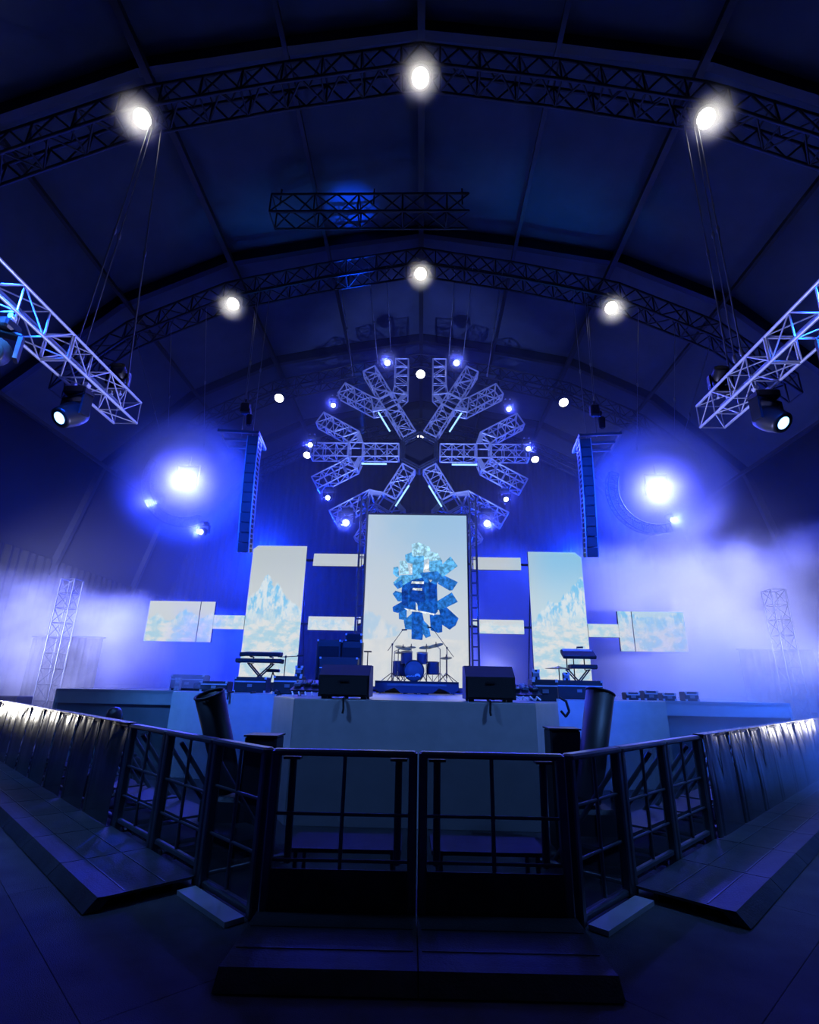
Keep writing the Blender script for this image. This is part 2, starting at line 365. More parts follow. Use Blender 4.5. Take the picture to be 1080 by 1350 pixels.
# ================================================================ SNOWFLAKE
SN = V((CX+.03, 18.5, 10.37))
sn = thing('truss_snowflake', 'giant snowflake built of silver box trusses hanging above the centre screen', 'snowflake', SN)
def seg_truss(p, q, w, bays, depth=.52, nm='truss_arm'):
    ch = straight(p, q, depth, w, bays, V((0, 1, 0)))
    part = None
    for fr in (0, -1):
        mb = MB()
        for k in range(4): mb.tube(ch[k][fr], ch[(k+1) % 4][fr], .03, 6)
        o = mb.obj(nm if part is None else 'end_frame', 'alu', part or sn); part = part or o
    for c in ch: bar('chord', c[0], c[-1], .03, 'alu', part, 6)
    l = MB()
    for a, b in lines_truss(ch, 1): l.tube(a, b, .019, 5, cap=False)
    tag(l.obj('lacing', 'alu', part), None, None, kind='stuff')
    return part
for k in range(6):
    a = R(60*k); e = V((math.cos(a), 0, math.sin(a))); pe = V((-math.sin(a), 0, math.cos(a)))
    seg_truss(e*.8, e*2.18, .54, 3)
    # hub: short mitred corner pieces left and right of the arm
    hub = MB(); c0 = e*2.5
    rim = [e*2.2-pe*.33, e*2.2+pe*.33]
    for s in (-1, 1):
        b = R(60*k+30*s); be = V((math.cos(b), 0, math.sin(b))); bp = V((-math.sin(b), 0, math.cos(b)))
        st = e*2.62+pe*s*.62; out = st+be*.28
        A0, A1 = e*2.2+pe*s*.30, e*2.72+pe*s*.30
        B0, B1 = out-bp*.27*1, out+bp*.27*1
        inner, outer = (B1, B0) if s < 0 else (B0, B1)
        O2 = e*2.36+pe*s*.78
        for dy in (-.26, .26):
            d = V((0, dy, 0))
            for u, v in ((A0, O2), (O2, outer), (A1, inner), (inner, outer), (A0, A1), (O2, inner), (A1, O2)): hub.tube(u+d, v+d, .03, 6)
        for u in (A0, A1, O2, inner, outer): hub.tube(u-V((0, .26, 0)), u+V((0, .26, 0)), .03, 6)
        for u, v in ((A0, O2), (O2, outer), (A1, inner)): hub.tube(u-V((0, .26, 0)), v+V((0, .26, 0)), .02, 5)
        pl = [A0, O2, outer.lerp(O2, .4)]
        hub.add([pl[0]-V((0, .27, 0)), pl[1]-V((0, .27, 0)), pl[1].lerp(inner, .28)-V((0, .27, 0)), pl[0].lerp(A1, .28)-V((0, .27, 0))], [(0, 1, 2, 3)])
        seg_truss(out, out+be*1.25, .54, 3, nm='truss_tine')
    for dy in (-.26, .26):
        hub.tube(e*2.72-pe*.3+V((0, dy, 0)), e*2.72+pe*.3+V((0, dy, 0)), .03, 6)
        hub.tube(e*2.2-pe*.3+V((0, dy, 0)), e*2.2+pe*.3+V((0, dy, 0)), .03, 6)
    hub.obj('hub', 'alu', sn)
    seg_truss(e*2.76, e*4.2, .54, 3, nm='truss_tine')
core = MB()
hx = [V((.78*math.cos(R(60*k+30)), 0, .78*math.sin(R(60*k+30)))) for k in range(6)]
for dy in (-.26, .26):
    for k in range(6):
        core.tube(hx[k]+V((0, dy, 0)), hx[(k+1) % 6]+V((0, dy, 0)), .05, 6)
        core.tube(hx[k]*.88+V((0, dy, 0)), hx[(k+1) % 6]*.88+V((0, dy, 0)), .035, 6)
for k in range(6): core.tube(hx[k]-V((0, .26, 0)), hx[k]+V((0, .26, 0)), .04, 6); core.tube(hx[k]-V((0, .26, 0)), hx[(k+1) % 6]+V((0, .26, 0)), .025, 6)
core.obj('core_ring', 'steel', sn)
pl = MB(); pl.prism([(p.x*.82, p.z*.82) for p in hx], .1, .16); pl.obj('core_plate', 'black', sn)
SL = [(-1.31, 3.86, 'on the upper left upright tine'), (1.47, 3.87, 'on the upper right upright tine'), (-3.39, 1.91, 'off the upper left slanted tine'), (3.5, 1.79, 'off the upper right slanted tine'),
      (-4.16, .18, 'at the tip of the left arm'), (4.16, .09, 'at the tip of the right arm'), (-3.34, -1.97, 'below the left lower tine'), (3.24, -1.96, 'below the right lower tine'),
      (-2.6, -2.92, 'beside the top left corner of the centre screen'), (2.51, -2.88, 'beside the top right corner of the centre screen')]
for i, (x, z, lb) in enumerate(SL):
    big = i in (0, 1, 8, 9)
    mover('glowing blue moving head '+lb, (CX+x, 18.25, SN.z+z+(.53 if big else .4)), 0, R(-64), 900 if big else 600, 'blue lamps around the snowflake', lens='blens', sc=1.2 if big else .9, soft=.1)
for k, lb in zip(range(6), ('under the right snowflake arm', 'beside the upper right snowflake arm', 'beside the upper left snowflake arm', 'under the left snowflake arm', 'beside the lower left snowflake arm', 'beside the lower right snowflake arm')):
    a = R(60*k); e = V((math.cos(a), 0, math.sin(a))); pe = V((-math.sin(a), 0, math.cos(a)))
    s = -1 if k in (0, 1, 5) else 1
    if k == 4: s = 1
    c = e*1.72+pe*s*.62 if k not in (4, 5) else e*1.95+pe*s*.42
    t = thing('led_batten', 'thin glowing blue LED batten '+lb, 'led batten', SN+c+V((0, -.3, 0)), (0, -a, 0), 'LED battens along the snowflake arms')
    MB().box((0, .03, 0), (1.0, .05, .09)).obj('housing', 'blackm', t); MB().box((0, -.01, 0), (.96, .03, .055)).obj('tube', 'batten', t)
    for x in (-.3, .3): MB().box((x, .12, 0), (.03, .2, .03)).obj('bracket', 'blackm', t)

# ================================================================ ARC TRUSSES AND BIG SPOTS
def arc_truss(label, c, rad, a0, a1, tiltx):
    t = thing('arc_truss', label, 'truss', c, (0, 0, 0), 'curved side trusses'); n = 18; mt = Matrix.Rotation(tiltx, 4, 'X'); ch = []
    for dr, dy in ((-.14, -.14), (.14, -.14), (.14, .14), (-.14, .14)):
        ch.append([mt@V(((rad+dr)*math.cos(R(a0+(a1-a0)*i/n)), dy, (rad+dr)*math.sin(R(a0+(a1-a0)*i/n)))) for i in range(n+1)])
    for cc in ch: MB().path(cc, .022, 6).obj('chord', 'alu', t)
    l = MB()
    for a, b in lines_truss(ch, 1): l.tube(a, b, .012, 5, cap=False)
    tag(l.obj('lacing', 'alu', t), None, None, kind='stuff'); return t
arc_truss('curved silver truss wrapping the lower left of the left big spot', (CX-7.38, 15.45, 7.85), 1.32, 150, 292, R(10))
arc_truss('curved silver truss around the right big spot, open end to the left', (CX+7.45, 15.45, 7.8), 1.32, 160, 288, R(10))
def big_spot(label, loc):
    t = thing('beam_spot', label, 'stage light', loc, (0, 0, 0), 'big blue beam spots')
    aim = (cam.location-V(loc)).to_track_quat('-Z', 'Y').to_matrix().to_4x4()
    MB().lathe([(.001, .42), (.12, .4), (.22, .3), (.27, .1), (.3, -.02), (.3, -.05), (.27, -.05)], 24, aim).obj('head', 'blackm', t)
    MB().lathe([(.275, -.03), (.16, -.04), (.13, -.04)], 28, aim).obj('lens_ring', 'cyan', t)
    MB().lathe([(.135, -.04), (.08, -.055), (.001, -.06)], 28, aim).obj('lens', 'core', t)
    y = MB(); y.box((-.36, .1, .15), (.04, .1, .7)); y.box((.36, .1, .15), (.04, .1, .7)); y.box((0, .1, .5), (.76, .12, .05)); y.tube((0, .1, .5), (0, .1, .85), .04); y.obj('yoke', 'blackm', t)
    d = (cam.location-V(loc)).normalized()
    light('SPOT', 'beam_lamp', d*.16, 4500, (.05, .055, 1), .12, d*.16+d+V((0, 0, -.16)), 104, 1, parent=t)
    light('POINT', 'arc_fill', d*.7, 60, (.3, .4, 1), .1, None, parent=t)  # added point light without a fixture, brightens the curved truss
    return t
BIG = [(-7.94, 16.0, 8.18), (7.66, 16.0, 8.02)]
big_spot('dazzling blue beam spot inside the left curved truss', BIG[0]); big_spot('dazzling blue beam spot inside the right curved truss', BIG[1])
mover('small glowing blue lamp left of the left curved truss', (-8.75, 16.1, 7.72), 0, R(-74), 1300, 'small lamps on the curved trusses', lens='blens', sc=.8)
mover('small glowing blue lamp below the left curved truss', (-7.12, 16.1, 6.72), 0, R(-74), 1000, 'small lamps on the curved trusses', lens='blens', sc=.8)
mover('small white-blue lamp below the right curved truss', (7.93, 16.1, 7.2), 0, R(-74), 700, 'small lamps on the curved trusses', lens='blens', sc=.55)

# ================================================================ LINE ARRAYS
def line_array(s):
    side = 'left' if s < 0 else 'right'
    t = thing('line_array', 'slim tall column of loudspeaker cabinets in ladder frames hanging on the %s' % side, 'loudspeaker', (CX+s*5.78, 15.1, 9.4), (0, 0, R(6)*s*-1), 'hanging line arrays')
    b = MB()
    for x in (-.62, .62): b.box((x, .45, 0), (.07, 1.3, .1))
    for y in (-.15, .45, 1.05): b.box((0, y, 0), (1.24, .07, .08))
    b.obj('bumper_frame', 'chain', t)
    y, z, a = 0, -.08, R(3)
    for i in range(12):
        q = Matrix.Translation((0, y, z))@Matrix.Rotation(a, 4, 'X')
        mb = MB(); xa, xb = sorted((-s*.3, -s*.605)); pr = MB().prismz([(xa, -.1), (xb, -.1), (xb-.02, .62), (xa+.02, .62)], -.3, -.012); mb.add([q@V(p) for p in pr.v], pr.f)
        cab = mb.obj('cabinet', 'array', t)
        g = MB(); pr = MB().prismz([(xa+.02, -.125), (xb-.02, -.125), (xb-.02, -.101), (xa+.02, -.101)], -.285, -.027); g.add([q@V(p) for p in pr.v], pr.f); g.obj('grille', 'array', cab)
        for x in (-s*.625, -s*.28):
            r = MB()
            for c_, d_ in (((x, -.06, -.155), (.03, .05, .318)), ((x, .42, -.155), (.03, .05, .318)), ((x, .18, -.02), (.028, .46, .04)), ((x, .18, -.16), (.028, .46, .03))):
                pr = MB().box(c_, d_); r.add([q@V(p) for p in pr.v], pr.f)
            r.obj('rigging_frame', 'alu', cab)
        d = q.to_3x3()@V((0, 0, -.315)); y += d.y; z += d.z; a += R(.9)
    return t
for s in (-1, 1): line_array(s)

# ================================================================ RIGGING LINES
def rig(label, a, b, grp, hooks=True, m='chain', r=.012, motor=False):
    o = V(b); t = thing('rigging_chain', label, 'chain', o, (0, 0, 0), grp); a = V(a)-o
    bar('chain', (0, 0, 0), a, r, m, t)
    if hooks:
        for f in (.02, .45): MB().lathe([(.001, -.09), (.03, -.06), (.035, 0), (.03, .06), (.001, .09)], 8, Matrix.Translation(a*f)).obj('hook', m, t)
    if motor:
        p = a*.16; k = MB(); k.bev(p, (.3, .24, .42), .05); k.tube(p+V((0, 0, .2)), p+V((0, 0, .34)), .04); k.tube(p+V((.14, 0, -.1)), p+V((.2, 0, -.1)), .1, 12); k.obj('hoist_motor', 'blackm', t)
        k = MB(); k.lathe([(.09, .05), (.12, 0), (.1, -.3), (.06, -.34)], 10, Matrix.Translation(p+V((.2, 0, -.3)))); k.obj('chain_bag', 'drape', t)
for s, sd in ((-1, 'left'), (1, 'right')):
    x = CX+s*5.78
    rig('hoist chain with motor holding the %s line array, front point' % sd, (CX+s*6.1, 15.9, 16.0), (x, 15.3, 9.45), 'line array hoist chains', motor=True)
    rig('thin steel safety wire beside the %s line array hoist' % sd, (CX+s*6.2, 15.95, 16.0), (x+.1*s, 15.5, 9.45), 'line array hoist chains', hooks=False, r=.008)
    rig('rear hoist chain of the %s line array with a kink of hooks' % sd, (CX+s*5.7, 15.95, 16.0), (x-.1*s, 16.0, 9.45), 'line array hoist chains')
    xt = CX-5.72 if s < 0 else 5.55
    rig('bright sling from the roof lamp down to the %s side truss' % sd, (CX+s*6.8, 9.2, 15.0), (xt-.2, 7.6, 7.05), 'side truss slings', r=.014)
    rig('second sling close beside it to the %s side truss' % sd, (CX+s*6.75, 9.25, 15.0), (xt-.2, 7.8, 7.05), 'side truss slings', r=.012)
    rig('chain with long hook to the stage end of the %s side truss' % sd, (CX+s*6.55, 9.3, 15.0), (xt+.2, 8.6, 7.05), 'side truss slings', r=.016)
    rig('thin wire from second roof truss to the %s curved truss' % sd, (CX+s*9.2, 15.9, 14.2), (CX+s*8.6, 16.2, 9.0), 'curved truss wires', r=.01)
    rig('inner thin wire from second roof truss to the %s curved truss' % sd, (CX+s*8.0, 15.9, 15.0), (CX+s*7.4, 16.2, 9.4), 'curved truss wires', r=.01)
    rig('outer thin wire slanting down past the %s curved truss' % sd, (CX+s*10.4, 15.9, 13.6), (CX+s*8.6, 16.6, 8.6), 'curved truss wires', r=.01)
    for x0, x1, z1, lb in ((3.0, 2.75, 13.8, 'outer'), (1.9, 1.75, 14.4, 'middle'), (1.25, 1.2, 14.7, 'inner')):
        rig('%s wire from the second roof truss down to the snowflake %s half' % (lb, sd), (CX+s*x0*1.05, 15.95, 17.0), (CX+s*x1, 18.5, z1), 'snowflake suspension wires', r=.01)

# ================================================================ LED SCREENS
def nodes(name):
    m = D.materials.new(name); m.use_nodes = True; nt = m.node_tree; nt.nodes.clear(); return m, nt
def N(nt, t, **kw):
    n = nt.nodes.new(t)
    for k, v in kw.items():
        if k == 'op': n.operation = v
        elif k.startswith('i'): n.inputs[int(k[1:])].default_value = v
    return n
def math_(nt, op, a, b=None, clamp=False):
    n = nt.nodes.new('ShaderNodeMath'); n.operation = op; n.use_clamp = clamp
    for i, x in enumerate((a, b)):
        if x is None: continue
        if isinstance(x, (int, float)): n.inputs[i].default_value = x
        else: nt.links.new(x, n.inputs[i])
    return n.outputs[0]
def mixc(nt, f, a, b):
    n = nt.nodes.new('ShaderNodeMix'); n.data_type = 'RGBA'
    for i, x in ((0, f), (6, a), (7, b)):
        if isinstance(x, tuple): n.inputs[i].default_value = (*x, 1)
        elif isinstance(x, (int, float)): n.inputs[i].default_value = x
        else: nt.links.new(x, n.inputs[i])
    return n.outputs[2]
def noise(nt, vec, sc, det=4, stretch=None):
    if stretch:
        mp = nt.nodes.new('ShaderNodeMapping'); mp.inputs['Scale'].default_value = stretch; nt.links.new(vec, mp.inputs[0]); vec = mp.outputs[0]
    n = nt.nodes.new('ShaderNodeTexNoise'); n.inputs['Scale'].default_value = sc; n.inputs['Detail'].default_value = det; n.inputs['Roughness'].default_value = .62
    nt.links.new(vec, n.inputs['Vector']); return n.outputs[0]
def smooth(nt, x, a, b, lo=0., hi=1.):
    n = nt.nodes.new('ShaderNodeMapRange'); n.interpolation_type = 'SMOOTHSTEP'; nt.links.new(x, n.inputs[0])
    for i, v in ((1, a), (2, b), (3, lo), (4, hi)): n.inputs[i].default_value = v
    return n.outputs[0]
RIDGE = [(-9.2, 3.5), (-8.6, 3.9), (-8.2, 3.6), (-7.7, 4.05), (-7.2, 3.75), (-6.75, 4.0), (-5.8, 4.35), (-5.45, 4.55), (-5.15, 5.3), (-4.9, 4.85), (-4.72, 4.95), (-4.45, 4.45), (-3.95, 4.1), (-3.6, 3.78), (-2.6, 3.75), (-1.7, 3.5), (1.5, 3.72), (3.3, 3.72), (3.6, 3.8), (4.1, 4.45), (4.35, 4.4), (4.8, 4.85), (5.2, 5.25), (6.2, 4.4), (7.0, 4.0), (8.4, 4.1)]
def mountain():
    m, nt = nodes('mountain_picture'); geo = nt.nodes.new('ShaderNodeNewGeometry'); pos = geo.outputs['Position']
    sp = nt.nodes.new('ShaderNodeSeparateXYZ'); nt.links.new(pos, sp.inputs[0]); x, z = sp.outputs[0], sp.outputs[2]
    rp = nt.nodes.new('ShaderNodeValToRGB'); el = rp.color_ramp.elements
    xs = [((a+9.5)/19, (b-2)/4) for a, b in RIDGE]
    el[0].position = xs[0][0]; el[1].position = xs[-1][0]
    for p, v in xs[1:-1]: el.new(p)
    for e, (p, v) in zip(el, xs): e.color = (v, v, v, 1)
    nt.links.new(math_(nt, 'DIVIDE', math_(nt, 'ADD', x, 9.5), 19.), rp.inputs[0])
    ridge = math_(nt, 'ADD', math_(nt, 'MULTIPLY', rp.outputs[0], 4.), 2.)
    n1 = noise(nt, pos, 3.2, 8); ridge = math_(nt, 'ADD', ridge, math_(nt, 'MULTIPLY', math_(nt, 'SUBTRACT', n1, .5), .55))
    mk = smooth(nt, math_(nt, 'SUBTRACT', ridge, z), -.02, .09)
    rock = smooth(nt, noise(nt, pos, 5.5, 9, (1.3, 1, .55)), .40, .56)
    sky = mixc(nt, smooth(nt, x, 2.5, 4.5), mixc(nt, smooth(nt, z, 3.8, 6.2), (.62, .67, .70), (.50, .565, .60)), mixc(nt, smooth(nt, z, 3.9, 6.0), (.52, .70, .80), (.27, .56, .80)))
    mt = mixc(nt, rock, (.22, .57, .86), (.70, .79, .84))
    fade = smooth(nt, math_(nt, 'ADD', z, math_(nt, 'MULTIPLY', math_(nt, 'SUBTRACT', noise(nt, pos, 2.1, 6), .5), 1.3)), 3.3, 4.3)
    snow = mixc(nt, smooth(nt, noise(nt, pos, 2.6, 7, (1, 1, 1.8)), .40, .60), (.42, .65, .78), (.74, .765, .77))
    mt = mixc(nt, fade, snow, mt)
    col = mixc(nt, mk, sky, mt)
    e = nt.nodes.new('ShaderNodeEmission'); nt.links.new(col, e.inputs[0]); e.inputs[1].default_value = .98
    o = nt.nodes.new('ShaderNodeOutputMaterial'); nt.links.new(e.outputs[0], o.inputs[0]); return m
def centre_pic():
    m, nt = nodes('sky_picture'); geo = nt.nodes.new('ShaderNodeNewGeometry'); pos = geo.outputs['Position']
    sp = nt.nodes.new('ShaderNodeSeparateXYZ'); nt.links.new(pos, sp.inputs[0]); x, z = sp.outputs[0], sp.outputs[2]
    sky = mixc(nt, smooth(nt, z, 3.4, 7.3), (.62, .68, .74), (.34, .55, .76))
    sky = mixc(nt, smooth(nt, math_(nt, 'ADD', x, math_(nt, 'MULTIPLY', math_(nt, 'SUBTRACT', noise(nt, pos, .8, 5), .5), 2.)), -1.9, .3, .45, 0.), sky, (.62, .66, .69))
    hill = math_(nt, 'SUBTRACT', 4.2, math_(nt, 'MULTIPLY', math_(nt, 'ADD', x, 1.9), .6))
    hill = math_(nt, 'ADD', hill, math_(nt, 'MULTIPLY', math_(nt, 'SUBTRACT', noise(nt, pos, 3., 8), .5), .8))
    mk = smooth(nt, math_(nt, 'SUBTRACT', hill, z), -.05, .15)
    ice = mixc(nt, smooth(nt, noise(nt, pos, 3.2, 7, (1.2, 1, .6)), .4, .6), (.42, .62, .80), (.70, .74, .77))
    col = mixc(nt, math_(nt, 'MULTIPLY', mk, .75), sky, ice)
    sn_ = smooth(nt, math_(nt, 'ADD', z, math_(nt, 'MULTIPLY', math_(nt, 'SUBTRACT', noise(nt, pos, 1.2, 5), .5), .5)), 3.12, 3.2, 1., 0.)
    snow = mixc(nt, smooth(nt, noise(nt, pos, 2., 8), .35, .65), (.62, .67, .71), (.72, .735, .74))
    col = mixc(nt, sn_, col, snow)
    e = nt.nodes.new('ShaderNodeEmission'); nt.links.new(col, e.inputs[0]); e.inputs[1].default_value = .98
    o = nt.nodes.new('ShaderNodeOutputMaterial'); nt.links.new(e.outputs[0], o.inputs[0]); return m
M['mount'] = mountain(); M['sky'] = centre_pic()
def screen(name, label, polys, y, m, group=None, frame=True, legs=None):
    xs = [p[0] for P in polys for p in P]; zs = [p[1] for P in polys for p in P]; o = V(((min(xs)+max(xs))/2, y, min(zs)))
    t = thing(name, label, 'led screen', o, (0, 0, 0), group)
    for P in polys:
        L = [(a-o.x, b-o.z) for a, b in P]
        MB().prism(L, 0, .012).obj('display_panel', m, t)
        cx, cz = sum(a for a, b in L)/len(L), sum(b for a, b in L)/len(L)
        MB().prism([(a, b) for a, b in L], .016, .12).obj('backing', 'black', t)
    for x0, z0, x1, z1 in legs or (): MB().box(((x0+x1)/2-o.x, .1, (z0+z1)/2-o.z), (max(.06, x1-x0), .09, max(.06, z1-z0))).obj('mount', 'black', t)
    return t
cs = screen('led_screen', 'tall centre LED screen showing a dark blue ice snowflake on pale sky', [[(CX-1.68, 1.72), (CX+1.68, 1.72), (CX+1.68, 7.32), (CX-1.68, 7.32)]], 17.0, 'sky', legs=[(CX-1.2, 1.54, CX+1.2, 1.74)])
bz = MB()
for x in (-1.71, 1.71): bz.box((x, .04, 2.8), (.05, .16, 5.66))
bz.box((0, .04, 5.63), (3.47, .16, .05)); bz.obj('bezel', 'black', cs)
def mir(P): return [(2*CX-a, b) for a, b in P][::-1]
tall = [(-5.72, 1.78), (-3.88, 1.78), (-3.92, 6.2), (-5.58, 6.2), (-5.72, 6.08)]
tall = [(-5.72, 1.78), (-3.9, 1.78), (-3.9, 6.17), (-5.56, 6.17), (-5.72, 6.05)]
screen('led_screen', 'tall left LED screen showing a blue mountain peak above clouds', [tall], 17.0, 'mount', 'side LED screens', legs=[(-5.5, 1.54, -4.1, 1.8)])
tr = [(3.52, 1.85), (5.28, 1.85), (5.28, 5.9), (5.08, 6.08), (3.52, 6.08)]
screen('led_screen', 'tall right LED screen with blue sky and a white icy ridge', [tr], 17.0, 'mount', 'side LED screens', legs=[(3.7, 1.54, 5.1, 1.87)])
def q(x0, z0, x1, z1): return [(x0, z0), (x1, z0), (x1, z1), (x0, z1)]
screen('led_screen_bar', 'upper left horizontal LED strip between tall and centre screens, plain pale', [[(-3.66, 5.50), (-2.05, 5.50), (-2.05, 5.92), (-3.64, 5.92)], [(-2.02, 5.52), (-1.93, 5.62), (-1.93, 5.92), (-2.02, 5.92)]], 17.0, 'mount', 'horizontal LED strips', legs=[(-3.92, 5.67, -1.9, 5.73)])
screen('led_screen_bar', 'lower left horizontal LED strip showing clouds', [[(-3.66, 3.40), (-2.08, 3.40), (-2.08, 3.83), (-3.66, 3.83)], [(-2.04, 3.62), (-1.93, 3.66), (-1.93, 3.83), (-2.04, 3.83)]], 17.0, 'mount', 'horizontal LED strips', legs=[(-3.92, 3.57, -1.9, 3.63)])
screen('led_screen_bar', 'upper right horizontal LED strip between centre and tall screens, plain pale', [q(1.82, 5.45, 3.27, 5.87), q(1.60, 5.47, 1.66, 5.88), q(1.70, 5.46, 1.78, 5.88)], 17.0, 'mount', 'horizontal LED strips', legs=[(1.55, 5.62, 3.54, 5.68)])
screen('led_screen_bar', 'lower right horizontal LED strip showing clouds', [q(1.84, 3.38, 3.27, 3.82), [(1.60, 3.70), (1.67, 3.64), (1.79, 3.62), (1.79, 3.83), (1.60, 3.83)]], 17.0, 'mount', 'horizontal LED strips', legs=[(1.55, 3.57, 3.54, 3.63)])
screen('led_screen', 'left outer LED screen with vertical seam, joined to its tall neighbour by a narrow strip', [q(-8.93, 2.96, -7.25, 4.25), q(-7.22, 2.96, -6.76, 4.25), q(-6.75, 3.38, -5.74, 3.82)], 17.0, 'mount', 'side LED screens', legs=[(-8.8, 3.57, -5.65, 3.63)])
screen('led_screen', 'right outer LED screen with vertical seam, joined to its tall neighbour by a narrow strip', [q(6.73, 2.91, 8.36, 4.16), q(6.27, 2.91, 6.70, 4.16), q(5.30, 3.33, 6.26, 3.74)], 17.0, 'mount', 'side LED screens', legs=[(5.2, 3.5, 8.2, 3.56)])
# ice snowflake graphic printed on the centre screen (pixel crop coordinates -> screen metres)
def GX(p):
    px, py = 470+p[0]/5.194, 670+p[1]/5.194
    sx = CX-1.68+3.36*(px-(487.5-(py-680)*.0446))/((615.8+(py-680)*.0087)-(487.5-(py-680)*.0446))
    ang = PITCH+math.atan((675-py-(px-540)*.02)/687); return sx, 1.715+17.0*math.tan(ang)
ICE = [  # (colour index, polygon): 0 pale ice, 1 cyan, 2 mid blue, 3 deep blue, 4 darkest, 5 white gap
    (3, [(320, 470), (390, 455), (470, 460), (555, 450), (560, 700), (540, 722), (440, 705), (330, 690), (316, 600)]),
    (1, [(390, 280), (450, 265), (470, 330), (462, 470), (390, 490)]), (0, [(385, 245), (430, 232), (470, 245), (500, 265), (470, 320), (390, 330)]),
    (1, [(340, 320), (385, 300), (400, 370), (390, 380), (345, 370)]), (0, [(302, 362), (352, 360), (368, 450), (305, 455)]),
    (1, [(262, 408), (295, 402), (300, 470), (285, 475), (258, 452)]), (1, [(258, 515), (310, 460), (385, 455), (390, 490), (290, 552)]), (2, [(262, 525), (320, 490), (325, 540), (290, 556)]),
    (2, [(255, 590), (275, 568), (320, 580), (322, 640), (290, 640)]), (3, [(255, 680), (320, 640), (360, 690), (290, 720), (258, 712)]), (2, [(296, 715), (352, 690), (350, 768), (298, 762)]),
    (2, [(330, 770), (385, 720), (400, 830), (340, 830)]), (3, [(385, 708), (455, 708), (470, 780), (456, 900), (382, 895)]), (2, [(460, 760), (500, 800), (512, 870), (480, 885), (455, 850)]),
    (3, [(450, 705), (540, 722), (590, 720), (590, 840), (560, 846), (512, 830), (505, 720)]), (3, [(560, 650), (610, 660), (700, 742), (680, 790), (640, 822), (590, 790)]),
    (2, [(555, 630), (655, 566), (696, 630), (600, 680), (560, 690)]), (2, [(560, 510), (600, 450), (697, 495), (660, 552), (640, 555)]), (1, [(590, 380), (648, 320), (697, 385), (620, 445), (570, 480)]),
    (0, [(500, 290), (560, 300), (590, 350), (560, 400), (505, 390)]), (1, [(505, 360), (590, 345), (600, 440), (520, 440), (503, 420)]), (0, [(460, 250), (510, 260), (515, 330), (470, 350)]),
    (2, [(440, 440), (560, 425), (600, 470), (540, 520), (470, 500)]), (4, [(372, 515), (470, 512), (475, 640), (372, 640)]), (4, [(500, 500), (552, 520), (552, 600), (500, 640)]), (4, [(316, 560), (360, 555), (360, 680), (318, 660)]),
    (5, [(386, 500), (468, 498), (466, 516), (380, 516)]), (5, [(392, 545), (455, 545), (455, 562), (390, 560)]), (5, [(412, 640), (424, 660), (426, 700), (412, 696)]), (5, [(500, 485), (525, 485), (512, 502)]), (5, [(330, 686), (440, 700), (540, 716), (534, 728), (425, 708), (355, 700)]), (5, [(370, 395), (388, 380), (388, 440), (372, 445)]), (5, [(478, 380), (500, 345), (503, 425), (462, 430)]),
]
ICOL = [(.36, .66, .84), (.10, .40, .74), (.02, .17, .58), (.006, .09, .46), (.003, .045, .33), (.66, .73, .79)]
gm, nt = nodes('ice_picture'); at = nt.nodes.new('ShaderNodeAttribute'); at.attribute_name = 'print'
geo = nt.nodes.new('ShaderNodeNewGeometry'); nz = smooth(nt, noise(nt, geo.outputs['Position'], 7, 8), .36, .66, .55, 1.6)
sc_ = nt.nodes.new('ShaderNodeVectorMath'); sc_.operation = 'SCALE'; nt.links.new(at.outputs[0], sc_.inputs[0]); nt.links.new(nz, sc_.inputs['Scale'])
e = nt.nodes.new('ShaderNodeEmission'); nt.links.new(sc_.outputs[0], e.inputs[0]); o_ = nt.nodes.new('ShaderNodeOutputMaterial'); nt.links.new(e.outputs[0], o_.inputs[0])
mb = MB(); cols = []
for i, (c, P) in enumerate(ICE):
    L = [GX(p) for p in P]; n0 = len(mb.f); mb.add([(a-CX, -.003-.0004*i, b-1.72) for a, b in L], [tuple(range(len(L)))]); cols += [ICOL[c]]*len(L)
g = mb.obj('ice_graphic', gm, cs); at_ = g.data.color_attributes.new('print', 'FLOAT_COLOR', 'POINT')
for i, c in enumerate(cols): at_.data[i].color = (*c, 1)
# ladder towers that carry the screens
for s, sd, x in ((-1, 'left', -1.99), (1, 'right', 1.68)):
    t = thing('support_tower', 'slim dark ladder tower standing %s of the centre screen' % sd, 'tower', (x, 16.7, 1.54), group='screen towers')
    for a in (-.1, .1):
        for b in (-.1, .1): bar('upright', (a, b, 0), (a, b, 6.3), .024, 'steel', t)
    for i in range(16):
        for b in (-.1, .1): bar('rung', (-.1, b, .2+i*.4), (.1, b, .2+i*.4), .014, 'steel', t)
    MB().box((0, 0, .01), (.5, .5, .02)).obj('base_plate', 'steel', t)
for sd, x0, x1 in (('left', -5.72, -3.9), ('right', 3.52, 5.28)):
    t = thing('screen_frame', 'dark scaffold frame standing behind the tall %s screen' % sd, 'frame', ((x0+x1)/2, 17.35, 1.54), group='screen scaffolds')
    w_ = (x1-x0)/2-.08
    for x in (-w_, w_): bar('upright', (x, 0, 0), (x, 0, 4.4), .03, 'steel', t); bar('brace', (x, 0, 3.4), (x, 1.2, 0), .025, 'steel', t)
    for z in (.5, 1.9, 3.3): bar('rail', (-w_, 0, z), (w_, 0, z), .025, 'steel', t)
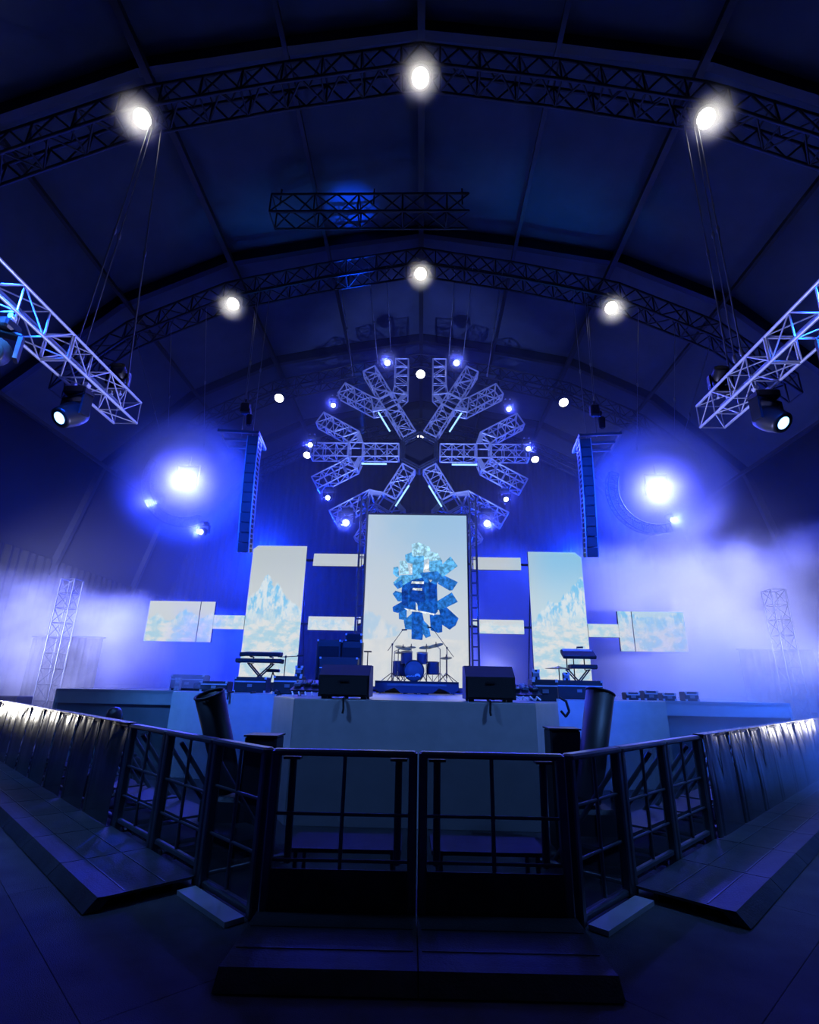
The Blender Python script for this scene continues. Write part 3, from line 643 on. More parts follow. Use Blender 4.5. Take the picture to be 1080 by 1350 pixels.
# ================================================================ STAGE
DZ = 1.54; TX = -.09
half = [(-1.65, 7.6), (-2.2, 8.6), (-2.5, 10.5), (-4.9, 11.0), (-5.4, 12.2), (-8.1, 12.2), (-8.3, 20.5)]
L = [(TX+a, b) for a, b in half]; Rr = [(TX-a, b) for a, b in half][::-1]
out = L[::-1]+Rr[::-1]
st = thing('stage', 'grey stage with projecting centre thrust and low wings', 'stage', (TX, 7.6, 0))
poly = [(a-TX, b-7.6) for a, b in L]+[(a-TX, b-7.6) for a, b in Rr]
poly = poly[::-1]
MB().prismz(poly[::-1], DZ-.06, DZ).obj('deck', 'deck', st)
edge = [(a-TX, b-7.6) for a, b in L[::-1]]+[(a-TX, b-7.6) for a, b in Rr[::-1]]
for i, (a, b) in enumerate(zip(edge, edge[1:])):
    d = V((b[0]-a[0], b[1]-a[1], 0)); n = V((d.y, -d.x, 0)).normalized(); ln = d.length
    wing = abs(d.y) < .01 and a[1] > 4
    mx = Matrix.Translation((a[0], a[1], 0))@Matrix.Rotation(math.atan2(d.y, d.x), 4, 'Z')
    if wing:
        f = MB().box((ln/2, .03, DZ-.15), (ln, .04, .3)); p = f.obj('wing_strip', 'fascia', st); p.matrix_local = mx
        f = MB().box((ln/2, .12, .62), (ln, .04, 1.24)); p = f.obj('wing_fascia', 'fascia2', st); p.matrix_local = mx
    else:
        k = 1 if ln < 4 else 3
        for j in range(k):
            f = MB().bev((ln*(j+.5)/k, .02, DZ/2-.005), (ln/k-.006, .05, DZ-.01), .004); p = f.obj('fascia_panel', 'fascia', st); p.matrix_local = mx
# ================================================================ BARRICADE
pv, nt = nodes('perforated_sheet'); bs = nt.nodes.new('ShaderNodeBsdfDiffuse'); bs.inputs[0].default_value = (.05, .055, .065, 1)
tp = nt.nodes.new('ShaderNodeBsdfTransparent'); mx = nt.nodes.new('ShaderNodeMixShader'); mx.inputs[0].default_value = .45
nt.links.new(tp.outputs[0], mx.inputs[1]); nt.links.new(bs.outputs[0], mx.inputs[2]); o_ = nt.nodes.new('ShaderNodeOutputMaterial'); nt.links.new(mx.outputs[0], o_.inputs[0])
M['perf'] = pv
def panel(label, kind, p, ang, L, group):
    t = thing('barricade_panel', label, 'barricade', (p[0], p[1], 0), (0, 0, ang), group)
    g = .006; H = 1.2
    for x in (g+.035, L-g-.035): MB().bev((x, 0, H/2), (.07, .09, H-.02), .012).obj('post', 'bar', t)
    MB().bev((L/2, 0, H-.01), (L-2*g, .11, .05), .016).obj('top_rail', 'bar', t)
    MB().bev((L/2, .0, .16 if kind != 'corner' else .05), (L-2*g-.15, .05, .05), .01).obj('bottom_rail', 'bar', t)
    if kind == 'sheet':
        mb = MB(); nx, nz = 46, 14; vs = []; rnd = random.Random(int(p[0]*991+p[1]*77)); ph = [rnd.random()*6 for _ in range(6)]
        for i in range(nx+1):
            for j in range(nz+1):
                x = .02+(L-.04)*i/nx; u, v = i/nx, j/nz
                d = .010*math.sin(x*5+ph[0]+1.5*v)*(.4+.6*v)+.0045*math.sin(x*13+ph[1]-2.5*v)*v+.055*v*v-.03+.006*math.sin(5*v+x*4+ph[2])*v+.002*math.sin(x*31+ph[3]+4*v)*v**2
                d *= math.sin(PI*min(1, max(0, u*6)))**.3 if u < .166 else 1
                vs.append((x, -.075+d, .1+1.12*v))
        k = nz+1
        mb.add(vs, [(i*k+j, (i+1)*k+j, (i+1)*k+j+1, i*k+j+1) for i in range(nx) for j in range(nz)], True)
        mb.obj('vinyl_cover', 'vinyl', t)
        MB().box((L/2, -.02, H+.022), (L-.02, .13, .012)).obj('cover_hem', 'vinyl', t)
        for x in (.015, L/2): bar('seam_cord', (x, -.082, .12), (x, -.087, 1.2), .005, 'steel', t)
    else:
        bar('grid_bar', (L/2, 0, .1), (L/2, 0, H-.03), .016, 'bar', t)
        for z in ((.74, .42) if kind != 'corner' else (.82, .44)): bar('grid_bar', (.07, 0, z), (L-.07, 0, z), .014, 'bar', t)
        MB().box((L/2, .02, (.08+H)/2), (L-.15, .002, H-.1)).obj('mesh_infill', 'perf', t)
    if kind == 'front':
        MB().box((L/2, -.03, .2), (L-.03, .012, .34)).obj('kick_plate', 'tread', t)
        for x in (.16, L-.16):
            bar('brace', (x, .09, 1.13), (x, .16, .36), .03, 'bar', t, 8); MB().box((x, .07, 1.14), (.14, .1, .02)).obj('brace_cap', 'bar', t)
        MB().box((L/2, .5, .42), (L-.25, .5, .03)).obj('rear_step', 'tread', t)
        for x in (.2, L-.2):
            for y in (.28, .72): bar('step_leg', (x, y, 0), (x, y, .405), .02, 'bar', t)
    if kind in ('open', 'sheet'):
        for x in (.2, L-.2): bar('brace', (x, .06, 1.1), (x, .85, .08), .025, 'bar', t, 8)
        MB().box((L/2, .5, .3), (L-.1, .42, .03)).obj('rear_step', 'bar', t)
        for x in (.12, L-.12): bar('step_rail', (x, .05, .06), (x, 1.0, .06), .025, 'bar', t); bar('step_leg', (x, .66, .06), (x, .66, .285), .02, 'bar', t)
    dep = {'front': .95, 'open': .9, 'sheet': .9, 'corner': .16}[kind]
    if kind == 'corner':
        MB().box((L/2, -.06-dep/2, .02), (L-.1, dep, .036)).obj('sill', 'sill', t)
    else:
        MB().box((L/2, -.05-(dep-.12)/2, .085), (L-.008, dep-.12, .02)).obj('tread_plate', 'tread', t)
        f = MB(); pr = [(-(dep-.07), .1), (-dep-.02, .01), (-dep+.1, .01), (-(dep-.12)+.06, .094)]
        f.add([(x, y, z) for x in (.004, L-.004) for y, z in pr], [(0, 1, 2, 3), (7, 6, 5, 4), (0, 4, 5, 1), (1, 5, 6, 2), (2, 6, 7, 3), (3, 7, 4, 0)]); f.obj('tread_lip', 'tread', t)
        for y in (-.3, -.62): MB().box((L/2, y, .0975), (L-.06, .012, .005)).obj('tread_rib', 'bar', t)
        for y in (-.2, -.5, -.8): MB().box((L/2, y, .04), (L-.1, .04, .07)).obj('tread_bearer', 'blackm', t)
    return t
A, B = V((-1.22, 4.70)), V((1.19, 4.75)); mid = (A+B)/2; dB = B-A; aF = math.atan2(dB.y, dB.x); Lf = dB.length/2
panel('front barricade panel left of the centre joint, facing the camera', 'front', A, aF, Lf, 'front barricade panels')
panel('front barricade panel right of the centre joint, facing the camera', 'front', mid, aF, Lf, 'front barricade panels')
dl = V((-10.1+1.22, 13.2-4.7)).normalized(); dr = V((8.6-1.19, 12.6-4.75)).normalized()
names = ['angled corner panel with a pale sill', 'first open grid panel', 'second open grid panel']+['%s vinyl covered panel' % w for w in 'first second third fourth fifth sixth seventh eighth'.split()]
js = [.03, 1.0, 2.14, 3.3]+[3.3+1.1*i for i in range(1, 9)]
for sd, P, d in (('left', A, dl), ('right', B, dr)):
    for i in range(len(js)-1):
        L_ = js[i+1]-js[i]; kind = 'corner' if i == 0 else ('open' if i < 3 else 'sheet')
        lb = '%s of the %s barricade run, counted from the front corner' % (names[i], sd)
        if i == 0: lb = 'angled grid barricade panel with pale sill at the %s front corner' % sd
        if sd == 'left': p = P+d*js[i+1]; an = math.atan2(-d.y, -d.x)
        else: p = P+d*js[i]; an = math.atan2(d.y, d.x)
        panel(lb, kind, p, an, L_-.004, 'barricade panels of the %s run' % sd)
# ================================================================ PIT: confetti tubes, boxes, crew
def cannon(label, base, tip, rad):
    b, q_ = V(base), V(tip); t = thing('blower_tube', label, 'tube', (b.x, b.y, 0), group='black blower tubes in the pit'); b0 = V((0, 0, b.z)); d = (q_-V((b.x, b.y, 0)))
    mx = Matrix.Translation(b0)@(d-b0).to_track_quat('Z', 'Y').to_matrix().to_4x4(); Ln = (d-b0).length
    MB().lathe([(rad*.82, 0), (rad*.86, Ln*.1), (rad*1.0, Ln), (rad*.95, Ln), (rad*.8, Ln*.12), (.001, Ln*.1)], 28, mx).obj('barrel', 'black', t)
    MB().torus(rad*.98, .014, mx@Matrix.Translation((0, 0, Ln)), 28).obj('rim', 'black', t)
    f = MB(); f.bev((0, 0, .3), (.5, .42, .5), .04); f.box((0, 0, .03), (.62, .5, .05)); f.obj('fan_housing', 'blackm', t)
    for x in (-.27, .27): MB().box((x, 0, .45), (.03, .08, .5)).obj('yoke_arm', 'bar', t)
    return t
cannon('black blower tube leaning left in the pit before the stage', (-2.12, 6.45, .6), (-2.36, 6.12, 1.6), .16)
cannon('black blower tube leaning right in the pit before the stage', (1.80, 6.3, .6), (2.1, 6.5, 1.7), .16)
for lb, x, y, h in (('low dark box beside the left blower tube', -1.78, 6.45, 1.16), ('dark box behind the right blower tube', 1.72, 6.9, 1.27)):
    t = thing('equipment_box', lb, 'case', (x, y, 0), group='boxes by the blower tubes')
    MB().bev((0, 0, h/2), (.36, .34, h), .02).obj('body', 'black', t); f = MB(); f.box((0, 0, h+.005), (.38, .36, .02)); f.obj('lid', 'blackm', t)
    for s in (-1, 1): MB().box((s*.185, 0, h*.7), (.012, .1, .03)).obj('handle', 'chain', t)
# crew member seated behind the left barricade, only the crown of the head is seen
def person():
    o = V((-4.95, 8.95, 0))
    t = thing('person', 'person with dark hair seated behind the left barricade, back of head showing', 'person', o, (0, 0, R(-40)))
    J = dict(pel=(0, 0, .52, .15), sp=(0, -.02, .68, .14), ch=(0, -.05, .86, .16), nk=(0, -.03, 1.02, .06), hd=(0, 0, 1.13, .085), hd2=(0, 0, 1.2, .08))
    for s, n in ((-1, 'l'), (1, 'r')):
        J.update({n+'hp': (s*.09, .03, .5, .095), n+'kn': (s*.14, .44, .52, .065), n+'an': (s*.14, .46, .09, .045), n+'to': (s*.15, .64, .04, .035),
                  n+'sh': (s*.19, -.04, .93, .06), n+'el': (s*.25, .1, .7, .045), n+'wr': (s*.14, .32, .6, .032), n+'ha': (s*.12, .4, .59, .035)})
    E_ = [('pel', 'sp'), ('sp', 'ch'), ('ch', 'nk'), ('nk', 'hd'), ('hd', 'hd2')]
    for n in 'lr': E_ += [('pel', n+'hp'), (n+'hp', n+'kn'), (n+'kn', n+'an'), (n+'an', n+'to'), ('ch', n+'sh'), (n+'sh', n+'el'), (n+'el', n+'wr'), (n+'wr', n+'ha')]
    ks = list(J); me = D.meshes.new('body'); me.from_pydata([J[k][:3] for k in ks], [(ks.index(a), ks.index(b)) for a, b in E_], [])
    b = D.objects.new('body', me); C.objects.link(b); b.parent = t
    b.modifiers.new('skin', 'SKIN'); sv = me.skin_vertices[0].data
    for i, k in enumerate(ks): sv[i].radius = (J[k][3],)*2; sv[i].use_root = (k == 'pel')
    sb = b.modifiers.new('sub', 'SUBSURF'); sb.levels = 2; sb.render_levels = 2
    m_, nt_ = nodes('crew_clothes_skin'); tc = nt_.nodes.new('ShaderNodeTexCoord'); sp = nt_.nodes.new('ShaderNodeSeparateXYZ'); nt_.links.new(tc.outputs['Object'], sp.inputs[0])
    f = smooth(nt_, sp.outputs[2], 1.0, 1.01); bb = nt_.nodes.new('ShaderNodeBsdfPrincipled'); nt_.links.new(mixc(nt_, f, (.02, .02, .024), (.35, .2, .14)), bb.inputs[0]); bb.inputs['Roughness'].default_value = .6
    o2 = nt_.nodes.new('ShaderNodeOutputMaterial'); nt_.links.new(bb.outputs[0], o2.inputs[0]); me.materials.append(m_)
    MB().lathe([(.001, 1.325), (.06, 1.31), (.1, 1.27), (.118, 1.21), (.115, 1.14), (.1, 1.09), (.08, 1.085)], 20, Matrix.Translation((0, -.012, 0))).obj('hair', 'hair', t)
    f = MB(); f.lathe([(.001, 0), (.012, .012), (.014, .03), (.001, .05)], 8, Matrix.Translation((0, .118, 1.12))@Matrix.Rotation(R(-20), 4, 'X')); f.obj('nose', 'skin', t)
    c = thing('flight_case', 'black flight case the crew member sits on behind the left barricade', 'case', o+V((.0, .0, 0)), (0, 0, R(-40)))
    MB().bev((0, -.08, .19), (.5, .36, .36), .015).obj('body', 'black', c); MB().box((0, -.08, .355), (.51, .37, .02)).obj('lid', 'alu', c)
person()
# ================================================================ ON STAGE
def wedge(label, x, y, w, h, ang=0):
    t = thing('stage_monitor', label, 'loudspeaker', (x, y, DZ), (0, 0, ang), 'big monitors on the thrust')
    b = MB(); b.add([(sx*w/2, yy, zz) for sx in (-1, 1) for yy, zz in ((-.3, .03), (-.3, h*.68), (-.06, h), (.26, h), (.34, .03))],
                    [(0, 1, 2, 3, 4), (9, 8, 7, 6, 5)]+[(i, 5+i, 5+(i+1) % 5, (i+1) % 5) for i in range(5)]); b.obj('cabinet', 'black', t)
    g = MB(); g.add([(sx*(w/2-.03), yy, zz) for sx in (-1, 1) for yy, zz in ((-.325, .06), (-.325, h*.64), (-.303, h*.64), (-.303, .06))], [(0, 1, 2, 3), (7, 6, 5, 4), (0, 4, 5, 1), (1, 5, 6, 2), (2, 6, 7, 3), (3, 7, 4, 0)]); g.obj('grille', 'grille', t)
    for sx in (-1, 1):
        for yy in (-.2, .22): MB().box((sx*(w/2-.08), yy, .015), (.08, .08, .03)).obj('foot', 'blackm', t)
    MB().box((0, -.33, h*.52), (.12, .02, .025)).obj('handle', 'blackm', t); return t
wedge('large dark stage monitor at the left front edge of the thrust', -1.09, 8.05, .72, .47); wedge('large dark stage monitor at the right front edge of the thrust', .98, 8.05, .70, .49)
def hang(label, pts, r=.012):
    o = V(pts[0]); t = MB().path([V(p)-o for p in pts], r, 6).obj('cable', 'cable', None, o); tag(t, label, 'cable', 'cables over the stage edge')
hang('black cable hanging over the thrust edge below the left monitor', [(-1.05, 7.9, 1.56), (-1.06, 7.56, 1.55), (-1.05, 7.55, 1.42), (-1.06, 7.55, 1.36)], .016)
hang('black cable hanging over the thrust edge below the right monitor', [(.95, 7.9, 1.56), (.95, 7.56, 1.55), (.94, 7.55, 1.42), (.95, 7.55, 1.37)], .016)
hang('thick black cable loop at the left thrust corner', [(-2.9, 10.9, 1.6), (-2.7, 10.4, 1.58), (-2.72, 10.38, 1.4), (-2.66, 10.38, 1.28)], .03)
hang('black cable loop at the right thrust corner', [(2.25, 9.0, 1.6), (2.32, 8.9, 1.55), (2.36, 8.9, 1.4), (2.3, 8.9, 1.32), (2.22, 8.85, 1.4)], .02)
for lb, x in (('left short black cable end over the left stage front', -3.75), ('right short black cable end over the left stage front', -3.3)): hang(lb, [(x, 10.95, 1.56), (x, 10.68, 1.55), (x, 10.66, 1.42)], .02)
# drum riser
t = thing('drum_riser', 'low dark riser with zigzag front carrying the drum kit', 'riser', (-.11, 16.0, DZ))
MB().box((0, -.2, .3), (2.26, 2.0, .06)).obj('deck', 'blackm', t)
MB().prism([(-1.13, .27), (-1.13, .13), (-.98, .02), (-.6, .16), (-.42, .02), (.42, .02), (.6, .16), (.98, .02), (1.13, .13), (1.13, .27)][::-1], -1.22, -1.16).obj('zigzag_fascia', 'drum', t)
MB().box((0, -1.235, .235), (1.6, .02, .05)).obj('front_strip', 'fascia2', t)
for x in (-1.0, 1.0):
    for y in (-1.1, .7): bar('leg', (x, y, 0), (x, y, .28), .025, 'chain', t)
for i, x in enumerate((-.25, -.05, .12)):
    hang(['left', 'middle', 'right'][i]+' black cable dropping from under the drum riser', [(x-.11, 14.85, 1.58), (x-.12, 14.8, 1.56), (x-.2+.14*i, 14.55, 1.555)], .015)
RZ = DZ+.33
def bx(x): return x
YD = 15.6
t = thing('bass_drum', 'blue lit bass drum facing front with white arch mark on its head', 'drum', (-.2, YD, RZ))
mx = Matrix.Translation((0, 0, .29))@Matrix.Rotation(PI/2, 4, 'X')
MB().lathe([(.275, -.2), (.275, .2)], 32, mx).obj('shell', 'drum', t); MB().lathe([(.265, .19), (.26, .205), (.001, .207)], 32, mx).obj('front_head', 'drumhead', t)
for z in (-.19, .2): MB().torus(.28, .016, mx@Matrix.Translation((0, 0, z)), 32).obj('hoop', 'black', t)
g = MB(); n = 10
arc = [(.10+.085*math.cos(PI*i/n), .13+.085*math.sin(PI*i/n)) for i in range(n+1)]+[(.10+.035*math.cos(PI*i/n), .14+.02*math.sin(PI*i/n)) for i in range(n, -1, -1)]
g.prism(arc, -.212, -.209); g.obj('arch_mark', 'white', t)
g = MB()
for i in range(8): x = -.2+.027*i; g.box((x, -.21, .135+.006*(i % 3)), (.018, .003, .022+.012*(i % 2)), (0, R(15*(i % 2)), 0))
g.obj('lettering_strip', 'white', t)
for s in (-1, 1): bar('spur', (s*.24, -.12, .2), (s*.36, -.26, .0), .012, 'chrome', t)
def tom(label, x, y, z, r, h, tilt, legs=False):
    t = thing('floor_tom' if legs else 'rack_tom', label, 'drum', (x, y, RZ if legs else z), (0, 0, 0), 'toms of the drum kit'); zz = z-RZ if legs else 0
    m_ = Matrix.Translation((0, 0, zz))@Matrix.Rotation(tilt, 4, 'X')
    MB().lathe([(r, 0), (r, h)], 24, m_).obj('shell', 'drum', t); MB().lathe([(r*.98, h), (.001, h+.004)], 24, m_).obj('head', 'drumhead', t)
    for z_ in (.01, h-.005): MB().torus(r+.004, .01, m_@Matrix.Translation((0, 0, z_)), 24).obj('hoop', 'chrome', t)
    if legs:
        for k in range(3): a = R(90+120*k); bar('leg', (r*1.05*math.cos(a), r*1.05*math.sin(a), 0), (r*1.05*math.cos(a), r*1.05*math.sin(a), zz+h*.6), .01, 'chrome', t)
    else: bar('mount_arm', (0, 0, 0), (.06*(-1 if x < 0 else 1)*-1, 0, -.16), .014, 'chrome', t)
tom('left rack tom above the bass drum', -.42, YD+.02, RZ+.5, .17, .32, R(12)); tom('right rack tom above the bass drum', .03, YD+.02, RZ+.5, .16, .3, R(12))
tom('left low tom on legs beside the bass drum', -.64, YD+.2, RZ+.14, .19, .42, 0, True); tom('right floor tom on legs beside the bass drum', .34, YD+.25, RZ+.2, .19, .36, 0, True)
def cym(label, x, y, h, r, tilt, boom=0):
    t = thing('cymbal_stand', label, 'cymbal', (x, y, RZ), (0, 0, 0), 'cymbals of the drum kit')
    for k in range(3): a = R(30+120*k); bar('leg', (0, 0, .26), (.22*math.cos(a), .22*math.sin(a), 0.01), .011, 'chrome', t)
    bar('pole', (0, 0, .12), (0, 0, h-.1 if boom else h), .013, 'chrome', t)
    if boom: bar('boom_arm', (0, 0, h-.1), (boom, 0, h), .01, 'chrome', t)
    m_ = Matrix.Translation((boom, 0, h))@Matrix.Rotation(tilt, 4, 'Y')@Matrix.Rotation(R(17), 4, 'X')
    MB().lathe([(r, 0), (r*.55, .012), (r*.2, .022), (r*.16, .04), (.001, .05), (.001, .045), (r*.2, .016), (r, -.003)], 28, m_).obj('cymbal', 'cymbal', t)
    MB().tube((boom, 0, h+.03), (boom, 0, h+.1), .012).obj('wing_nut', 'black', t)
cym('crash cymbal at the far left of the drum kit, tilted inward', -.78, YD+.1, .93, .24, R(12), .25); cym('small splash cymbal left of centre behind the toms', -.3, YD+.35, .97, .14, 0)
cym('large crash cymbal right of centre above the toms', .15, YD+.3, .97, .22, R(-6)); cym('ride cymbal at the far right of the drum kit, tilted inward', .55, YD+.15, 1.02, .22, R(-14), -.12)
cym('low cymbal at the right end of the drum kit', .72, YD-.05, .66, .17, R(-4)); cym('hi hat stand at the left front of the drum kit', -.66, YD-.12, .78, .13, 0)
def micstand(label, x, y, h, bx_, bz, z0=RZ, m='black'):
    t = thing('microphone_stand', label, 'microphone stand', (x, y, z0), (0, 0, 0), 'microphone stands')
    for k in range(3): a = R(90+120*k); bar('leg', (0, 0, .22), (.3*math.cos(a), .3*math.sin(a), .01), .011, m, t)
    bar('pole', (0, 0, .1), (0, 0, h), .013, m, t); bar('boom_arm', (-bx_*.45, 0, h-bz*.45), (bx_, 0, h+bz), .009, m, t)
    e_ = V((bx_, 0, h+bz)); MB().tube(e_+V((-.02, 0, .01)), e_+V((.13 if bx_ > 0 else -.13, -.02, .015)), .022, 10).obj('microphone', 'black', t)
    MB().lathe([(.001, -.03), (.026, -.02), (.026, .02), (.001, .03)], 10, Matrix.Translation((0, 0, h))).obj('clutch', 'black', t)
micstand('tall boom microphone stand left of the drums, mic leaning right', -.83, YD-.25, 1.0, .28, .4); micstand('tall boom microphone stand right of the drums, mic leaning left', .73, YD-.25, .93, -.42, .55)
t = thing('pad_stand', 'thin stand with flat tray top left of the drum riser', 'stand', (-1.45, 14.6, DZ)); bar('pole', (0, 0, 0), (0, 0, 1.05), .014, 'black', t); MB().box((0, 0, 1.07), (.2, .16, .03)).obj('tray', 'black', t)
MB().box((-.05, 0, .6), (.36, .2, .04), (0, R(-8), 0)).obj('shelf', 'black', t); MB().lathe([(.16, 0), (.14, .03), (.02, .04)], 16).obj('base', 'black', t)
# keyboards
def keyboard(label, x, y, z, L_, rx=0, grp='keyboards'):
    t = thing('keyboard', label, 'keyboard', (x, y, z), (rx, 0, 0), grp); b = MB(); b.bev((0, 0, .045), (L_, .32, .09), .012); b.obj('body', 'black', t)
    MB().box((0, .1, .094), (L_*.8, .07, .006)).obj('control_panel', 'blackm', t)      # keys face the player, away from the audience
    k = MB(); n = int(L_/.034)
    for i in range(n): k.box((-L_*.45+L_*.9*(i+.5)/n, .12, .094), (L_*.9/n-.004, .11, .008))
    tag(k.obj('keys', 'keys', t), None, None, kind='stuff')
    for s in (-1, 1): MB().box((s*(L_/2-.03), 0, -.005), (.04, .25, .012)).obj('foot', 'black', t)
def xstand(label, x, y, h1, h2, w_):
    t = thing('keyboard_stand', label, 'stand', (x, y, DZ), group='keyboard stands')
    for yy in (-.1, .1): bar('cross_leg', (-w_, yy, .02), (w_*.8, yy, h1-.03), .018, 'black', t); bar('cross_leg', (w_, yy, .02), (-w_*.8, yy, h1-.03), .018, 'black', t)
    for s in (-1, 1): bar('support_arm', (s*w_*.8, -.16, h1-.02), (s*w_*.8, .16, h1-.02), .016, 'black', t); bar('upright', (s*w_*.7, .14, h1-.02), (s*w_*.7, .14, h2-.02), .014, 'black', t); bar('tier_arm', (s*w_*.7, -.14, h2-.02), (s*w_*.7, .16, h2-.02), .014, 'black', t)
xstand('left cross legged keyboard stand with two tiers', -3.86, 13.0, .66, .82, .34)
keyboard('upper keyboard on the left stand', -3.88, 13.02, DZ+.82, .98, R(5)); keyboard('lower wide keyboard on the left stand', -3.88, 12.96, DZ+.665, 1.1)
xstand('right cross legged keyboard stand with two tiers', 3.72, 13.0, .66, .95, .3)
keyboard('upper tilted keyboard on the right stand', 3.76, 13.02, DZ+.96, .78, R(30)); keyboard('lower keyboard on the right stand', 3.84, 13.0, DZ+.67, .62)
micstand('boom microphone stand right of the left keyboards', -3.3, 13.1, .82, .3, .02, DZ); micstand('short microphone stand behind the right keyboards', 3.72, 13.3, 1.05, .12, .12, DZ)
t = thing('stool', 'round black stool under the left keyboards', 'stool', (-3.62, 13.25, DZ)); MB().lathe([(.16, 0), (.17, .03), (.16, .07), (.001, .075)], 20, Matrix.Translation((0, 0, .46))).obj('seat', 'black', t)
for k in range(3): a = R(20+120*k); bar('leg', (0, 0, .46), (.2*math.cos(a), .2*math.sin(a), .01), .014, 'black', t)
t = thing('percussion_stand', 'small cymbal on a straight stand left of the right keyboards', 'cymbal', (3.25, 12.9, DZ)); bar('pole', (0, 0, .1), (0, 0, .72), .012, 'black', t)
for k in range(3): a = R(30+120*k); bar('leg', (0, 0, .2), (.18*math.cos(a), .18*math.sin(a), .01), .01, 'black', t)
MB().lathe([(.32, 0), (.1, .02), (.03, .05), (.001, .055), (.001, .045), (.32, -.004)], 24, Matrix.Translation((0, 0, .66))).obj('cymbal', 'cymbal', t)
# amps and cases
def case(label, x, y, w_, d_, h_, z=DZ, grp=None, cat='case', name='road_case', m='black', grille=False, ang=0):
    t = thing(name, label, cat, (x, y, z), (0, 0, ang), grp); MB().bev((0, 0, h_/2), (w_, d_, h_), .015).obj('body', m, t)
    for sx in (-1, 1):
        for sz in (0, 1): MB().box((sx*(w_/2-.02), -d_/2, .02+sz*(h_-.04)), (.045, .02, .045)).obj('corner', 'alu', t)
    if grille: MB().box((0, -d_/2-.006, h_*.48), (w_-.08, .012, h_*.78)).obj('grille', 'grille', t)
    else:
        MB().box((0, -d_/2-.004, h_*.7), (w_-.02, .01, .025)).obj('edge_rail', 'alu', t); MB().box((0, -d_/2-.008, h_*.45), (.1, .014, .06)).obj('latch', 'chain', t)
    return t
AMP = 'amplifiers left of the drums'
case('left guitar cabinet of the amplifier pair with silver edging', -2.42, 14.2, .62, .4, 1.32, grp=AMP, cat='amplifier', name='guitar_amplifier', grille=True)
case('right guitar cabinet of the amplifier pair', -1.84, 14.3, .56, .4, 1.3, grp=AMP, cat='amplifier', name='guitar_amplifier', grille=True)
case('small amplifier head on top of the right guitar cabinet', -1.8, 14.3, .44, .3, .2, DZ+1.3, AMP, 'amplifier', 'amplifier_head', grille=True)
case('low wide case before the guitar cabinets', -2.05, 13.6, .95, .4, .85, grp=AMP)
case('dark equipment box at the left thrust corner with red indicator', -2.62, 10.9, .55, .4, .34, grp='boxes at the thrust corners')
case('upright narrow box standing on the left corner box', -2.45, 10.95, .15, .15, .2, DZ+.34, 'boxes at the thrust corners')
case('dark equipment box at the right thrust corner', 2.05, 9.3, .42, .4, .34, grp='boxes at the thrust corners')
case('upright narrow box standing on the right corner box', 1.95, 9.35, .12, .12, .16, DZ+.34, 'boxes at the thrust corners')
case('low dark case below the left keyboards', -3.7, 12.0, .7, .4, .32, grp='cases by the keyboards'); case('long low case below the right keyboards', 3.35, 11.9, 1.0, .4, .38, grp='cases by the keyboards')
case('small box on the long case below the right keyboards', 3.15, 11.95, .13, .13, .16, DZ+.38, 'cases by the keyboards')
case('low case left of the left keyboards near the fog machine', -4.6, 12.3, .6, .4, .22, grp='cases by the keyboards')
t = MB().lathe([(.001, .0), (.02, .004), (.001, .012)], 10, Matrix.Rotation(PI/2, 4, 'X')).obj('indicator', 'red', None, (-2.4, 10.68, DZ+.14)); t.parent = D.objects['road_case.001'] if 'road_case.001' in D.objects else None
if t.parent: t.location = V((-2.4, 10.68, DZ+.14))-t.parent.location
def pedalboard(label, x, y, ang):
    t = thing('pedal_board', label, 'pedal board', (x, y, DZ), (0, 0, ang), 'pedal boards on the thrust'); MB().box((0, .05, .16), (.75, .5, .03), (R(18), 0, 0)).obj('tray', 'blackm', t)
    for i in range(5):
        p = MB(); p.bev((-.3+.15*i, .02+.04*(i % 2), .2+.012*(i % 2)), (.11, .2, .06), .012, (R(18), 0, 0)); pp = p.obj('pedal', ['fascia2', 'black', 'blackm'][i % 3], t); MB().tube((-.3+.15*i, -.04, .22), (-.3+.15*i, -.045, .25), .018).obj('footswitch', 'chrome', pp)
    for sx in (-1, 1): MB().box((sx*.34, .2, .09), (.04, .06, .18)).obj('leg', 'blackm', t)
    for i in range(6): MB().path([(-.3+.11*i, -.2, .02), (-.3+.11*i, -.26, .07), (-.26+.11*i, -.32, .02)], .012).obj('patch_cable', 'white', t)
pedalboard('slanted pedal board left of the left monitor', -1.75, 9.1, R(-8)); pedalboard('slanted pedal board right of the right monitor', 1.55, 9.0, R(8))
t = thing('fog_machine', 'small fog machine with pale top puffing smoke on the left wing', 'fog machine', (-5.0, 12.5, DZ)); MB().bev((0, 0, .1), (.3, .34, .18), .02).obj('body', 'blackm', t)
MB().box((.02, 0, .2), (.2, .1, .03)).obj('handle', 'sill', t); MB().tube((0, -.17, .1), (0, -.22, .11), .03, 12).obj('nozzle', 'chrome', t)
case('long dark case behind the fog machine', -5.6, 13.2, .8, .4, .36, grp='cases on the left wing'); case('tall slim pale box at the left wing corner', -5.62, 12.6, .12, .12, .28, grp='cases on the left wing', m='sill')
for i, (x, lb) in enumerate(((4.75, 'first'), (5.15, 'second'), (5.55, 'third'), (6.05, 'fourth'))): case('%s small dark case of the row along the right wing' % lb, x, 12.6, .3, .3, .16+.04*(i % 2), grp='small cases on the right wing')
